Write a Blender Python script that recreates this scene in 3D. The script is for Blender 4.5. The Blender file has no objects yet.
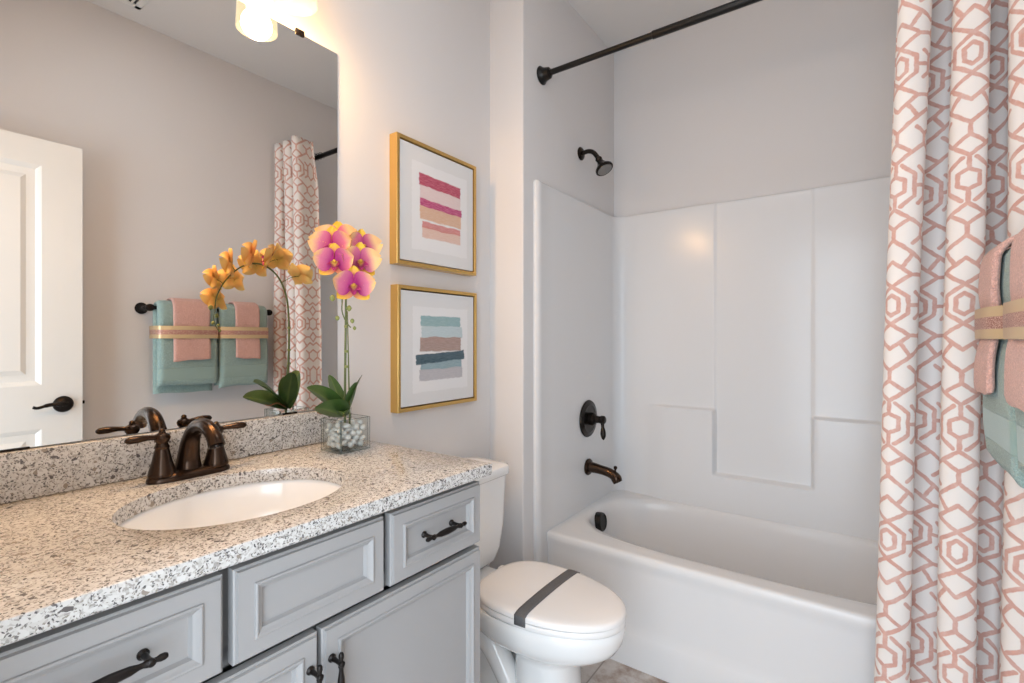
import bpy, bmesh, math, random
from mathutils import Vector, Matrix
from math import sin, cos, pi, radians, sqrt, exp

sc = bpy.context.scene
COL = sc.collection

# ------------------------------------------------------------------ camera, world, light, exposure
cam_d = bpy.data.cameras.new('camera')
cam_d.sensor_width = 36.0
cam_d.lens = 36.0 * 490.7 / 1024
cam_d.shift_y = -3.5 / 1024
cam_d.clip_start = 0.02
cam = bpy.data.objects.new('camera', cam_d)
cam.location = (1.24, 0.0, 1.22)
cam.rotation_euler = (radians(90), 0, radians(35.4))
COL.objects.link(cam)
sc.camera = cam

world = bpy.data.worlds.new('world')
sc.world = world
world.use_nodes = True
world.node_tree.nodes['Background'].inputs['Color'].default_value = (0.93, 0.96, 1.0, 1)
world.node_tree.nodes['Background'].inputs['Strength'].default_value = 1.3


def area_light(name, loc, rot, sx, sy, power, color):
    d = bpy.data.lights.new(name, 'AREA')
    d.shape = 'RECTANGLE'
    d.size, d.size_y = sx, sy
    d.energy = power
    d.color = color
    o = bpy.data.objects.new(name, d)
    o.location = loc
    o.rotation_euler = rot
    COL.objects.link(o)
    return o


# bright daylight of the room beyond the open doorway
area_light('daylight_beyond_doorway', (1.60, -1.25, 1.35), (radians(90), 0, 0), 3.6, 2.6, 148, (0.745, 0.88, 1.0))
# weak fill light added under the ceiling to lift the walls, no fixture
area_light('ceiling_fill', (0.85, 0.80, 2.72), (0, 0, 0), .40, .40, 3.5, (0.90, 0.95, 1.0))

sc.view_settings.view_transform = 'Standard'
sc.view_settings.look = 'None'
sc.view_settings.exposure = 0.14
sc.view_settings.gamma = 1.0
sc.view_settings.use_curve_mapping = False
sc.cycles.max_bounces = 12
sc.cycles.diffuse_bounces = 6
sc.cycles.glossy_bounces = 6
sc.cycles.transmission_bounces = 10
sc.cycles.use_denoising = True
sc.cycles.sample_clamp_indirect = 8

LAMP_W = 9.4
WARM = (1.0, 0.575, 0.235)

# ------------------------------------------------------------------ room numbers
W = 1.61        # right wall
XS = 0.164      # shower wall
YJ = 1.589      # end of the left wall
YB = 2.443      # alcove back wall (panel face)
HC = 2.737
YF = -0.06      # front wall
ZC = 0.93       # countertop

# ------------------------------------------------------------------ mesh helpers


class MB:
    """collects verts / faces (world coordinates)"""

    def __init__(self):
        self.v, self.f, self.m, self.uv = [], [], [], {}

    def add(self, verts, faces, mi=0):
        o = len(self.v)
        self.v += [Vector(p) for p in verts]
        self.f += [[i + o for i in f] for f in faces]
        self.m += [mi] * len(faces)
        return o

    def box(self, x0, x1, y0, y1, z0, z1, bev=0.0, mi=0, seg=2):
        bm = bmesh.new()
        bmesh.ops.create_cube(bm, size=1)
        for v in bm.verts:
            v.co = Vector((x0 + (v.co.x + .5) * (x1 - x0), y0 + (v.co.y + .5) * (y1 - y0), z0 + (v.co.z + .5) * (z1 - z0)))
        if bev:
            bmesh.ops.bevel(bm, geom=list(bm.edges), offset=bev, segments=seg, affect='EDGES', profile=0.5)
        self.bm(bm, mi)
        return self

    def bm(self, bm, mi=0, mat=None):
        bm.verts.index_update()
        vs = [(mat @ v.co if mat else v.co.copy()) for v in bm.verts]
        self.add(vs, [[v.index for v in f.verts] for f in bm.faces], mi)
        bm.free()
        return self

    def loft(self, rings, cap=True, closed=True, mi=0):
        n = len(rings[0])
        vs = [p for r in rings for p in r]
        fs = []
        for i in range(len(rings) - 1):
            for j in range(n if closed else n - 1):
                a, b = i * n + j, i * n + (j + 1) % n
                fs.append([a, b, b + n, a + n])
        if cap:
            fs.append(list(range(n))[::-1])
            fs.append([(len(rings) - 1) * n + j for j in range(n)])
        self.add(vs, fs, mi)
        return self

    def lathe(self, prof, o, d, n=32, mi=0):
        """prof: (radius, distance along d)"""
        o = Vector(o)
        d = Vector(d).normalized()
        a = d.orthogonal().normalized()
        b = d.cross(a)
        rings = []
        for r, h in prof:
            r = max(r, 1e-5)
            rings.append([o + d * h + (a * cos(t) + b * sin(t)) * r for t in [2 * pi * k / n for k in range(n)]])
        return self.loft(rings, True, True, mi)

    def tube(self, path, rad, n=16, mi=0, flat=1.0):
        path = [Vector(p) for p in path]
        if not hasattr(rad, '__len__'):
            rad = [rad] * len(path)
        T = []
        for i in range(len(path)):
            t = path[min(i + 1, len(path) - 1)] - path[max(i - 1, 0)]
            T.append(t.normalized())
        a = T[0].orthogonal().normalized()
        if abs(T[0].z) < .9:
            a = T[0].cross(Vector((0, 0, 1))).normalized()
        rings = []
        for i, p in enumerate(path):
            a = (a - T[i] * a.dot(T[i])).normalized()
            b = T[i].cross(a)
            rings.append([p + (a * cos(t) + b * sin(t) * flat) * rad[i] for t in [2 * pi * k / n for k in range(n)]])
        return self.loft(rings, True, True, mi)

    def build(self, name, mat, parent=None, loc=None, smooth=30, fixn=True):
        base = Vector((0, 0, 0))
        if parent is not None:
            p = parent
            while p.parent:
                p = p.parent
            base = Vector(p.location)
        elif loc is not None:
            base = Vector(loc)
        me = bpy.data.meshes.new(name)
        me.from_pydata([p - base for p in self.v], [], self.f)
        mats = mat if isinstance(mat, (list, tuple)) else [mat]
        for m in mats:
            me.materials.append(m)
        me.polygons.foreach_set('material_index', self.m)
        if fixn:
            bm = bmesh.new()
            bm.from_mesh(me)
            bmesh.ops.recalc_face_normals(bm, faces=bm.faces)
            bm.to_mesh(me)
            bm.free()
        if smooth:
            me.polygons.foreach_set('use_smooth', [True] * len(me.polygons))
            me.set_sharp_from_angle(angle=radians(smooth))
        me.update()
        o = bpy.data.objects.new(name, me)
        COL.objects.link(o)
        if parent is not None:
            o.parent = parent
        else:
            o.location = base
        return o


def tag(o, label, cat, group=None, kind=None):
    o['label'] = label
    o['category'] = cat
    if group:
        o['group'] = group
    if kind:
        o['kind'] = kind
    return o


def thing(name, loc, label, cat, group=None):
    o = bpy.data.objects.new(name, None)
    o.empty_display_size = .05
    o.location = loc
    COL.objects.link(o)
    return tag(o, label, cat, group)


def struct(o, label=None, cat=None):
    o['kind'] = 'structure'
    if label:
        o['label'] = label
        o['category'] = cat
    return o


def lerp(a, b, t):
    return a + (b - a) * t


def sstep(a, b, x):
    t = max(0.0, min(1.0, (x - a) / (b - a)))
    return t * t * (3 - 2 * t)


def interp(pts, x):
    for (x0, y0), (x1, y1) in zip(pts, pts[1:]):
        if x <= x1:
            return lerp(y0, y1, max(0, (x - x0) / (x1 - x0)))
    return pts[-1][1]


def catmull(pts, n=8):
    pts = [Vector(p) for p in pts]
    P = [pts[0] * 2 - pts[1]] + pts + [pts[-1] * 2 - pts[-2]]
    out = []
    for i in range(1, len(P) - 2):
        for k in range(n):
            t = k / n
            p0, p1, p2, p3 = P[i - 1:i + 3]
            out.append(.5 * (2 * p1 + (p2 - p0) * t + (2 * p0 - 5 * p1 + 4 * p2 - p3) * t * t + (3 * p1 - p0 - 3 * p2 + p3) * t ** 3))
    out.append(pts[-1])
    return out


# ------------------------------------------------------------------ materials
def newmat(name):
    m = bpy.data.materials.new(name)
    m.use_nodes = True
    nt = m.node_tree
    return m, nt, nt.nodes['Principled BSDF']


def simple(name, col, rough=.5, metal=0.0, spec=.5, coat=0.0, bump=None):
    m, nt, p = newmat(name)
    p.inputs['Base Color'].default_value = (*col, 1)
    p.inputs['Roughness'].default_value = rough
    p.inputs['Metallic'].default_value = metal
    p.inputs['Specular IOR Level'].default_value = spec
    p.inputs['Coat Weight'].default_value = coat
    p.inputs['Coat Roughness'].default_value = .05
    if bump:
        scale, strength, dist = bump
        t = nt.nodes.new('ShaderNodeTexNoise')
        t.inputs['Scale'].default_value = scale
        t.inputs['Detail'].default_value = 4
        tc = nt.nodes.new('ShaderNodeTexCoord')
        nt.links.new(tc.outputs['Object'], t.inputs['Vector'])
        b = nt.nodes.new('ShaderNodeBump')
        b.inputs['Strength'].default_value = strength
        b.inputs['Distance'].default_value = dist
        nt.links.new(t.outputs['Fac'], b.inputs['Height'])
        nt.links.new(b.outputs['Normal'], p.inputs['Normal'])
    return m


class NT:
    """small node-graph writer"""

    def __init__(self, nt):
        self.nt = nt

    def n(self, typ, **kw):
        nd = self.nt.nodes.new(typ)
        for k, v in kw.items():
            setattr(nd, k, v)
        return nd

    def put(self, sock, val):
        if hasattr(val, 'is_output'):
            self.nt.links.new(val, sock)
        elif isinstance(val, (tuple, list)) and len(val) == 3 and sock.type == 'RGBA':
            sock.default_value = (*val, 1)
        else:
            sock.default_value = val

    def math(self, op, a, b=None, c=None, clamp=False):
        nd = self.n('ShaderNodeMath', operation=op)
        nd.use_clamp = clamp
        for i, x in enumerate((a, b, c)):
            if x is not None:
                self.put(nd.inputs[i], x)
        return nd.outputs[0]

    def vec(self, op, a, b=None, out=0):
        nd = self.n('ShaderNodeVectorMath', operation=op)
        self.put(nd.inputs[0], a)
        if b is not None:
            if op == 'SCALE':
                self.put(nd.inputs['Scale'], b)
            else:
                self.put(nd.inputs[1], b)
        return nd.outputs[out]

    def mix(self, fac, a, b):
        nd = self.n('ShaderNodeMix', data_type='RGBA')
        self.put(nd.inputs['Factor'], fac)
        self.put(nd.inputs['A'], a)
        self.put(nd.inputs['B'], b)
        return nd.outputs['Result']

    def step(self, x, a, b):
        """1 below a, 0 above b when a<b"""
        nd = self.n('ShaderNodeMapRange', interpolation_type='SMOOTHSTEP')
        self.put(nd.inputs['Value'], x)
        nd.inputs['From Min'].default_value = a
        nd.inputs['From Max'].default_value = b
        nd.inputs['To Min'].default_value = 1
        nd.inputs['To Max'].default_value = 0
        return nd.outputs['Result']

    def noise(self, vec, scale, detail=3, rough=.5, out='Fac'):
        t = self.n('ShaderNodeTexNoise')
        if vec is not None:
            self.put(t.inputs['Vector'], vec)
        t.inputs['Scale'].default_value = scale
        t.inputs['Detail'].default_value = detail
        t.inputs['Roughness'].default_value = rough
        return t.outputs[out]

    def voronoi(self, vec, scale, out='Color'):
        t = self.n('ShaderNodeTexVoronoi')
        self.put(t.inputs['Vector'], vec)
        t.inputs['Scale'].default_value = scale
        return t.outputs[out]

    def obj(self, out='Object'):
        return self.n('ShaderNodeTexCoord').outputs[out]

    def bump(self, p, h, strength, dist):
        b = self.n('ShaderNodeBump')
        b.inputs['Strength'].default_value = strength
        b.inputs['Distance'].default_value = dist
        self.put(b.inputs['Height'], h)
        self.nt.links.new(b.outputs['Normal'], p.inputs['Normal'])


M_wall = simple('wall_paint', (.675, .662, .662), .75, spec=.25, bump=(220, .08, .002))
M_ceil = simple('ceiling_paint', (.70, .69, .68), .85, spec=.2, bump=(90, .1, .003))
M_trim = simple('white_trim_paint', (.80, .79, .77), .35)
M_door = simple('white_door_paint', (.78, .765, .73), .4)
M_cab = simple('grey_cabinet_paint', (.345, .342, .345), .38)
M_dark = simple('vent_slot_shadow', (.03, .03, .032), .8)
M_bronze = simple('oil_rubbed_bronze', (.020, .015, .012), .26, .75, .6)
M_bronze2 = simple('faucet_bronze', (.050, .030, .020), .24, .85, .6)
M_handle = simple('dark_handle_bronze', (.012, .009, .008), .35, .5)
M_black = simple('black_metal', (.008, .0075, .007), .32, .4)
M_porc = simple('white_porcelain', (.86, .86, .855), .08, coat=.4)
M_sink = simple('sink_porcelain', (.88, .89, .90), .12, coat=.3)
M_tub = simple('white_acrylic', (.72, .725, .735), .17, spec=.24)
M_seat = simple('white_seat_plastic', (.86, .845, .835), .2)
M_gold = simple('gold_frame_leaf', (.62, .40, .13), .32, .75, bump=(60, .08, .002))
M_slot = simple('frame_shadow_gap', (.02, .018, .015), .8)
M_chrome = simple('chrome', (.8, .8, .82), .08, 1.0)
M_steel = simple('shower_face_grey', (.22, .21, .20), .35, .6)
M_stem = simple('orchid_stem_green', (.10, .13, .035), .45)
M_bud = simple('orchid_bud_green', (.22, .25, .07), .5)
M_root = simple('orchid_root_brown', (.25, .12, .06), .7)
M_white_metal = simple('white_vent_metal', (.75, .75, .73), .5)
M_hook = simple('hook_metal', (.02, .018, .016), .35, .8)
M_band_paper = None


def mirror_mat():
    m, nt, p = newmat('mirror_silver')
    p.inputs['Base Color'].default_value = (.80, .79, .77, 1)
    p.inputs['Metallic'].default_value = 1
    p.inputs['Roughness'].default_value = .005
    return m


M_mirror = mirror_mat()


def glass_mat():
    m, nt, p = newmat('clear_glass')
    g = NT(nt)
    lw = g.n('ShaderNodeLayerWeight')
    lw.inputs['Blend'].default_value = .5
    tr = g.n('ShaderNodeBsdfTransparent')
    g.put(tr.inputs['Color'], g.mix(g.math('POWER', lw.outputs['Facing'], 3.0), (.965, .975, .97), (.62, .67, .65)))
    gl = g.n('ShaderNodeBsdfGlossy')
    gl.inputs['Roughness'].default_value = .02
    mx = g.n('ShaderNodeMixShader')
    g.put(mx.inputs[0], g.math('ADD', g.math('MULTIPLY', g.math('POWER', lw.outputs['Facing'], 5.0), .5), .03))
    nt.links.new(tr.outputs[0], mx.inputs[1])
    nt.links.new(gl.outputs[0], mx.inputs[2])
    nt.links.new(mx.outputs[0], nt.nodes['Material Output'].inputs['Surface'])
    return m


M_glass = glass_mat()
M_glass_edge = simple('glass_edge', (.20, .23, .22), .05, spec=.6)
_nt = M_glass_edge.node_tree
_tr = _nt.nodes.new('ShaderNodeBsdfTransparent')
_tr.inputs['Color'].default_value = (.62, .66, .64, 1)
_mx = _nt.nodes.new('ShaderNodeMixShader')
_mx.inputs[0].default_value = .35
_nt.links.new(_tr.outputs[0], _mx.inputs[1])
_nt.links.new(_nt.nodes['Principled BSDF'].outputs[0], _mx.inputs[2])
_nt.links.new(_mx.outputs[0], _nt.nodes['Material Output'].inputs['Surface'])


def emis_mat(name, col, strength, base=(.9, .9, .88)):
    m, nt, p = newmat(name)
    p.inputs['Base Color'].default_value = (*base, 1)
    p.inputs['Emission Color'].default_value = (*col, 1)
    p.inputs['Emission Strength'].default_value = strength
    p.inputs['Roughness'].default_value = .4
    return m


def shade_mat():
    m, nt, p = newmat('frosted_lamp_glass')
    p.inputs['Base Color'].default_value = (.02, .02, .018, 1)
    p.inputs['Emission Color'].default_value = (1.0, .86, .58, 1)
    p.inputs['Emission Strength'].default_value = 1.02
    p.inputs['Roughness'].default_value = .3
    tr = nt.nodes.new('ShaderNodeBsdfTransparent')
    tr.inputs['Color'].default_value = (1, .97, .92, 1)
    mx = nt.nodes.new('ShaderNodeMixShader')
    mx.inputs[0].default_value = .5
    nt.links.new(tr.outputs[0], mx.inputs[1])
    nt.links.new(p.outputs[0], mx.inputs[2])
    nt.links.new(mx.outputs[0], nt.nodes['Material Output'].inputs['Surface'])
    return m


M_shade = shade_mat()
M_bulb = emis_mat('lamp_bulb', (1.0, .86, .62), 5.0)


def granite():
    m, nt, p = newmat('speckled_quartz')
    g = NT(nt)
    o = g.obj()
    wob = g.vec('ADD', o, g.vec('SCALE', g.noise(o, 60, 2, out='Color'), .010))
    big = g.n('ShaderNodeSeparateColor')
    g.put(big.inputs[0], g.voronoi(wob, 165))
    sm = g.n('ShaderNodeSeparateColor')
    g.put(sm.inputs[0], g.voronoi(wob, 330))
    tiny = g.n('ShaderNodeSeparateColor')
    g.put(tiny.inputs[0], g.voronoi(wob, 500))
    ramp = g.n('ShaderNodeValToRGB')
    g.put(ramp.inputs[0], sm.outputs[0])
    cr = ramp.color_ramp
    cr.interpolation = 'CONSTANT'
    cols = [(0, (.58, .57, .555)), (.32, (.47, .46, .445)), (.5, (.63, .625, .615)), (.72, (.36, .345, .33)),
            (.80, (.60, .595, .585)), (.93, (.19, .18, .175))]
    while len(cr.elements) < len(cols):
        cr.elements.new(.5)
    for e, (q, c) in zip(cr.elements, cols):
        e.position = q
        e.color = (*c, 1)
    col = ramp.outputs[0]
    col = g.mix(g.math('GREATER_THAN', tiny.outputs[1], .90), col, (.30, .275, .25))
    col = g.mix(g.math('GREATER_THAN', tiny.outputs[0], .92), col, (.10, .095, .10))
    col = g.mix(g.math('GREATER_THAN', big.outputs[0], .984), col, (.115, .105, .105))
    col = g.mix(g.math('GREATER_THAN', big.outputs[1], .985), col, (.29, .25, .215))
    col = g.mix(g.math('GREATER_THAN', big.outputs[2], .92), col, (.64, .635, .625))
    g.put(p.inputs['Base Color'], col)
    p.inputs['Roughness'].default_value = .16
    return m


M_granite = granite()


def floor_mat():
    m, nt, p = newmat('marbled_floor_tile')
    g = NT(nt)
    o = g.obj()
    n1 = g.noise(o, 5, 8, .65)
    n2 = g.noise(o, 16, 6, .7)
    ramp = g.n('ShaderNodeValToRGB')
    g.put(ramp.inputs[0], g.math('ADD', g.math('MULTIPLY', n1, .6), g.math('MULTIPLY', n2, .4)))
    cr = ramp.color_ramp
    cols = [(.36, (.22, .15, .115)), (.45, (.40, .33, .29)), (.52, (.54, .51, .49)), (.66, (.66, .645, .635))]
    while len(cr.elements) < 4:
        cr.elements.new(.5)
    for e, (q, c) in zip(cr.elements, cols):
        e.position = q
        e.color = (*c, 1)
    b = g.n('ShaderNodeTexBrick')
    g.put(b.inputs['Vector'], o)
    b.offset = 0.5
    b.inputs['Scale'].default_value = 1
    b.inputs['Brick Width'].default_value = .45
    b.inputs['Row Height'].default_value = .45
    b.inputs['Mortar Size'].default_value = .003
    g.put(p.inputs['Base Color'], g.mix(b.outputs['Fac'], ramp.outputs[0], (.30, .27, .25)))
    p.inputs['Roughness'].default_value = .35
    return m


M_floor = floor_mat()


def terry(name, col, dark, band=None):
    m, nt, p = newmat(name)
    g = NT(nt)
    o = g.obj()
    n1 = g.noise(o, 260, 3, .7)
    n2 = g.noise(o, 45, 3, .6)
    c = g.mix(g.math('MULTIPLY', n2, .8), col, dark)
    c = g.mix(g.step(n1, .38, .55), c, tuple(min(1, x * 1.15) for x in col))
    if band:
        z = g.n('ShaderNodeSeparateXYZ')
        g.put(z.inputs[0], o)
        d = g.math('ABSOLUTE', g.math('SUBTRACT', z.outputs[2], band[0]))
        msk = g.step(d, band[1], band[1] + .001)
        c = g.mix(msk, c, band[2])
        h = g.math('MULTIPLY', g.noise(o, 240, 2, .7), g.math('SUBTRACT', 1, g.math('MULTIPLY', msk, .8)))
    else:
        h = g.noise(o, 240, 2, .7)
    g.put(p.inputs['Base Color'], c)
    p.inputs['Roughness'].default_value = .95
    p.inputs['Specular IOR Level'].default_value = .1
    p.inputs['Sheen Weight'].default_value = .3
    g.bump(p, h, .9, .006)
    return m


M_teal = terry('teal_terry', (.30, .41, .385), (.21, .30, .285), (-.318, .030, (.27, .37, .345)))
M_pink = terry('pink_terry', (.64, .385, .33), (.50, .28, .235))


def ribbon_mat():
    m, nt, p = newmat('gold_glitter_ribbon')
    g = NT(nt)
    o = g.obj()
    z = g.n('ShaderNodeSeparateXYZ')
    g.put(z.inputs[0], o)
    d = g.math('ABSOLUTE', z.outputs[2])
    mid = g.step(d, .0105, .0120)
    spk = g.voronoi(o, 520)
    c = g.mix(mid, (.62, .46, .26), g.mix(g.math('GREATER_THAN', g.noise(o, 600, 1), .55), (.36, .15, .12), (.72, .50, .40)))
    g.put(p.inputs['Base Color'], c)
    p.inputs['Roughness'].default_value = .35
    p.inputs['Metallic'].default_value = .35
    g.bump(p, g.math('MULTIPLY', g.noise(o, 500, 1), mid), .5, .002)
    return m


M_ribbon = ribbon_mat()


def paper_band():
    m, nt, p = newmat('grey_paper_band')
    g = NT(nt)
    o = g.obj()
    g.put(p.inputs['Base Color'], g.mix(g.noise(o, 160, 4, .7), (.085, .085, .09), (.15, .15, .155)))
    p.inputs['Roughness'].default_value = .8
    return m


M_band_paper = paper_band()


def curtain_mat():
    m, nt, p = newmat('coral_lattice_fabric')
    g = NT(nt)
    uvn = g.n('ShaderNodeUVMap')
    sep = g.n('ShaderNodeSeparateXYZ')
    warp = g.noise(uvn.outputs[0], 60, 2, out='Color')
    uvw = g.vec('ADD', uvn.outputs[0], g.vec('SCALE', g.vec('SUBTRACT', warp, (.5, .5, .5)), .004))
    g.put(sep.inputs[0], uvw)
    CW, CH = .085, .29     # mirrored quarter cell
    x = g.math('PINGPONG', sep.outputs[0], CW)
    y = g.math('PINGPONG', sep.outputs[1], CH)
    pnt = g.n('ShaderNodeCombineXYZ')
    g.put(pnt.inputs[0], x)
    g.put(pnt.inputs[1], y)
    P = pnt.outputs[0]

    def seg(a, b):
        ba = (b[0] - a[0], b[1] - a[1], 0)
        L = ba[0] ** 2 + ba[1] ** 2
        pa = g.vec('SUBTRACT', P, (a[0], a[1], 0))
        h = g.math('MULTIPLY', g.vec('DOT_PRODUCT', pa, ba, out=1), 1 / L, clamp=True)
        q = g.n('ShaderNodeVectorMath', operation='SCALE')
        q.inputs[0].default_value = ba
        g.put(q.inputs['Scale'], h)
        return g.vec('LENGTH', g.vec('SUBTRACT', pa, q.outputs[0]), out=1)

    segs = [
        # slim medallion (at y=0): inner hexagon, outer octagon, white lozenge below
        ((.0145, 0), (.0145, .014)), ((.0145, .014), (0, .025)),
        ((.033, 0), (.033, .020)), ((.033, .020), (0, .046)),
        ((0, .046), (.038, .074)), ((.038, .074), (0, .107)),
        ((.033, 0), (.060, 0)),
        ((.038, .074), (.062, .074)), ((.062, .074), (.085, .100)), ((.062, .074), (.085, .048)),
        ((.060, 0), (.060, .020)), ((.060, .020), (.085, .034)), ((.048, .032), (.060, .020)),
        ((.019, .0925), (.040, .125)), ((.040, .125), (.062, .106)), ((.062, .106), (.085, .120)),
        # fork and small lozenge
        ((0, .160), (.040, .125)), ((0, .160), (0, .186)),
        ((0, .186), (.031, .210)), ((.031, .210), (0, .235)),
        ((.031, .210), (.056, .190)), ((.056, .190), (.056, .166)), ((.056, .166), (.038, .150)),
        ((.056, .190), (.085, .212)), ((.056, .166), (.085, .146)),
        # large medallion (at y=CH)
        ((.019, .290), (.019, .276)), ((.019, .276), (0, .266)), ((0, .266), (0, .240)),
        ((.038, .290), (.038, .264)), ((.038, .264), (.012, .240)),
        ((.038, .290), (.061, .290)), ((.061, .290), (.061, .262)), ((.061, .262), (.085, .240)), ((.061, .262), (.046, .246)),
    ]
    d = None
    for a, b in segs:
        s = seg(a, b)
        d = s if d is None else g.math('MINIMUM', d, s)
    width = g.math('ADD', d, g.math('MULTIPLY', g.math('SUBTRACT', g.noise(uvn.outputs[0], 90, 3), .5), .0028))
    line = g.step(width, .0036, .0058)
    tone = g.noise(uvn.outputs[0], 22, 4, .7)
    pink = g.mix(tone, (.46, .225, .18), (.68, .43, .37))
    cloth = g.mix(g.noise(uvn.outputs[0], 15, 2), (.75, .715, .685), (.72, .68, .65))
    g.put(p.inputs['Base Color'], g.mix(g.math('MULTIPLY', line, g.math('ADD', .55, g.math('MULTIPLY', g.noise(uvn.outputs[0], 35, 3, .7), .75), clamp=True)), cloth, pink))
    p.inputs['Roughness'].default_value = .85
    p.inputs['Specular IOR Level'].default_value = .15
    p.inputs['Sheen Weight'].default_value = .15
    g.bump(p, g.noise(uvn.outputs[0], 900, 2), .15, .001)
    return m


M_curtain = curtain_mat()


def print_mat(name, paper, strokes):
    """brush strokes painted on paper; UV 0..1, v up"""
    m, nt, p = newmat(name)
    g = NT(nt)
    uvn = g.n('ShaderNodeUVMap')
    sep = g.n('ShaderNodeSeparateXYZ')
    wob = g.noise(g.vec('MULTIPLY', uvn.outputs[0], (2.5, 9, 1)), 3, 3, .6, out='Color')
    fine = g.noise(g.vec('MULTIPLY', uvn.outputs[0], (2, 20, 1)), 7, 4, .7)
    g.put(sep.inputs[0], g.vec('ADD', uvn.outputs[0], g.vec('SCALE', g.vec('SUBTRACT', wob, (.5, .5, .5)), .035)))
    u, v = sep.outputs[0], sep.outputs[1]
    t = g.math('SUBTRACT', 1, v)
    edge = g.math('MAXIMUM', g.math('ABSOLUTE', g.math('SUBTRACT', u, .52)), g.math('ABSOLUTE', g.math('SUBTRACT', t, .51)))
    col = g.mix(g.step(edge, .375, .385), paper[0], paper[1])
    for (u0, u1, t0, t1, tilt, c1, c2, al) in strokes:
        tt = g.math('ADD', t, g.math('MULTIPLY', g.math('SUBTRACT', u, .5), -tilt))
        du = g.math('SUBTRACT', g.math('ABSOLUTE', g.math('SUBTRACT', u, (u0 + u1) / 2)), (u1 - u0) / 2)
        dt = g.math('SUBTRACT', g.math('ABSOLUTE', g.math('SUBTRACT', tt, (t0 + t1) / 2)), (t1 - t0) / 2)
        msk = g.step(g.math('MAXIMUM', du, dt), -.006, .006)
        c = g.mix(g.step(fine, .35, .62), c1, c2)
        col = g.mix(g.math('MULTIPLY', msk, al), col, c)
    g.put(p.inputs['Base Color'], col)
    p.inputs['Roughness'].default_value = .6
    p.inputs['Specular IOR Level'].default_value = .2
    return m


PAPER = ((.68, .68, .685), (.74, .74, .75))
M_print_pink = print_mat('pink_brush_stroke_print', PAPER, [
    (.24, .80, .31, .45, .02, (.66, .47, .46), (.68, .54, .53), .75),
    (.23, .80, .225, .325, .02, (.36, .03, .08), (.52, .12, .18), .95),
    (.24, .81, .50, .62, .00, (.62, .37, .24), (.66, .44, .32), .9),
    (.24, .82, .44, .505, .01, (.38, .02, .13), (.56, .15, .27), .95),
    (.27, .80, .68, .775, .00, (.66, .42, .33), (.69, .49, .42), .85),
    (.27, .80, .635, .69, .00, (.56, .17, .17), (.62, .27, .25), .9)])
M_print_teal = print_mat('teal_brush_stroke_print', PAPER, [
    (.24, .79, .21, .305, .0, (.24, .38, .40), (.30, .44, .46), .95),
    (.25, .82, .305, .41, .0, (.42, .52, .55), (.48, .57, .60), .9),
    (.23, .80, .40, .53, .0, (.33, .23, .20), (.42, .30, .27), .95),
    (.24, .81, .60, .70, .0, (.22, .33, .37), (.29, .39, .43), .95),
    (.22, .82, .69, .79, .0, (.44, .43, .46), (.50, .48, .50), .95),
    (.18, .85, .545, .63, -.05, (.045, .085, .11), (.09, .14, .17), .97)])


def petal_mat(name, inner, mid, outer):
    m, nt, p = newmat(name)
    g = NT(nt)
    uvn = g.n('ShaderNodeUVMap')
    sep = g.n('ShaderNodeSeparateXYZ')
    g.put(sep.inputs[0], uvn.outputs[0])
    n = g.math('MULTIPLY', g.math('SUBTRACT', g.noise(g.vec('MULTIPLY', uvn.outputs[0], (3, 30, 1)), 4, 3), .5), .22)
    ramp = g.n('ShaderNodeValToRGB')
    oi = g.n('ShaderNodeObjectInfo')
    vary = g.math('MULTIPLY', g.math('SUBTRACT', oi.outputs['Random'], .45), .32)
    g.put(ramp.inputs[0], g.math('ADD', g.math('ADD', sep.outputs[0], n), vary))
    cr = ramp.color_ramp
    cr.elements.new(.5)
    for e, (q, c) in zip(cr.elements, [(.08, inner), (.50, mid), (.80, outer)]):
        e.position = q
        e.color = (*c, 1)
    g.put(p.inputs['Base Color'], ramp.outputs[0])
    p.inputs['Roughness'].default_value = .55
    p.inputs['Specular IOR Level'].default_value = .2
    p.inputs['Subsurface Weight'].default_value = 0.0
    return m


M_petal = petal_mat('orchid_petal_face', (.34, .02, .15), (.62, .17, .27), (.88, .58, .28))
M_sepal = petal_mat('orchid_sepal_face', (.50, .08, .12), (.82, .38, .12), (.90, .60, .07))
M_petal_back = petal_mat('orchid_petal_back', (.62, .42, .10), (.84, .46, .14), (.90, .62, .22))
M_lip = petal_mat('orchid_lip', (.55, .30, .05), (.26, .015, .08), (.42, .04, .16))


def leaf_mat():
    m, nt, p = newmat('orchid_leaf_green')
    g = NT(nt)
    uvn = g.n('ShaderNodeUVMap')
    sep = g.n('ShaderNodeSeparateXYZ')
    g.put(sep.inputs[0], uvn.outputs[0])
    rib = g.step(g.math('ABSOLUTE', g.math('SUBTRACT', sep.outputs[1], .5)), .0, .10)
    c = g.mix(g.noise(uvn.outputs[0], 5, 3), (.028, .075, .018), (.075, .15, .035))
    c = g.mix(g.math('MULTIPLY', rib, .5), c, (.16, .24, .06))
    g.put(p.inputs['Base Color'], c)
    p.inputs['Roughness'].default_value = .35
    return m


M_leaf = leaf_mat()


def pebble_mat():
    m, nt, p = newmat('white_pebble')
    g = NT(nt)
    oi = g.n('ShaderNodeObjectInfo')
    o = g.obj()
    c = g.mix(oi.outputs['Random'], (.66, .65, .63), (.86, .855, .84))
    g.put(p.inputs['Base Color'], g.mix(g.math('MULTIPLY', g.noise(o, 130, 3), .35), c, (.40, .37, .34)))
    p.inputs['Roughness'].default_value = .5
    return m


M_pebble = pebble_mat()

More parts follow.
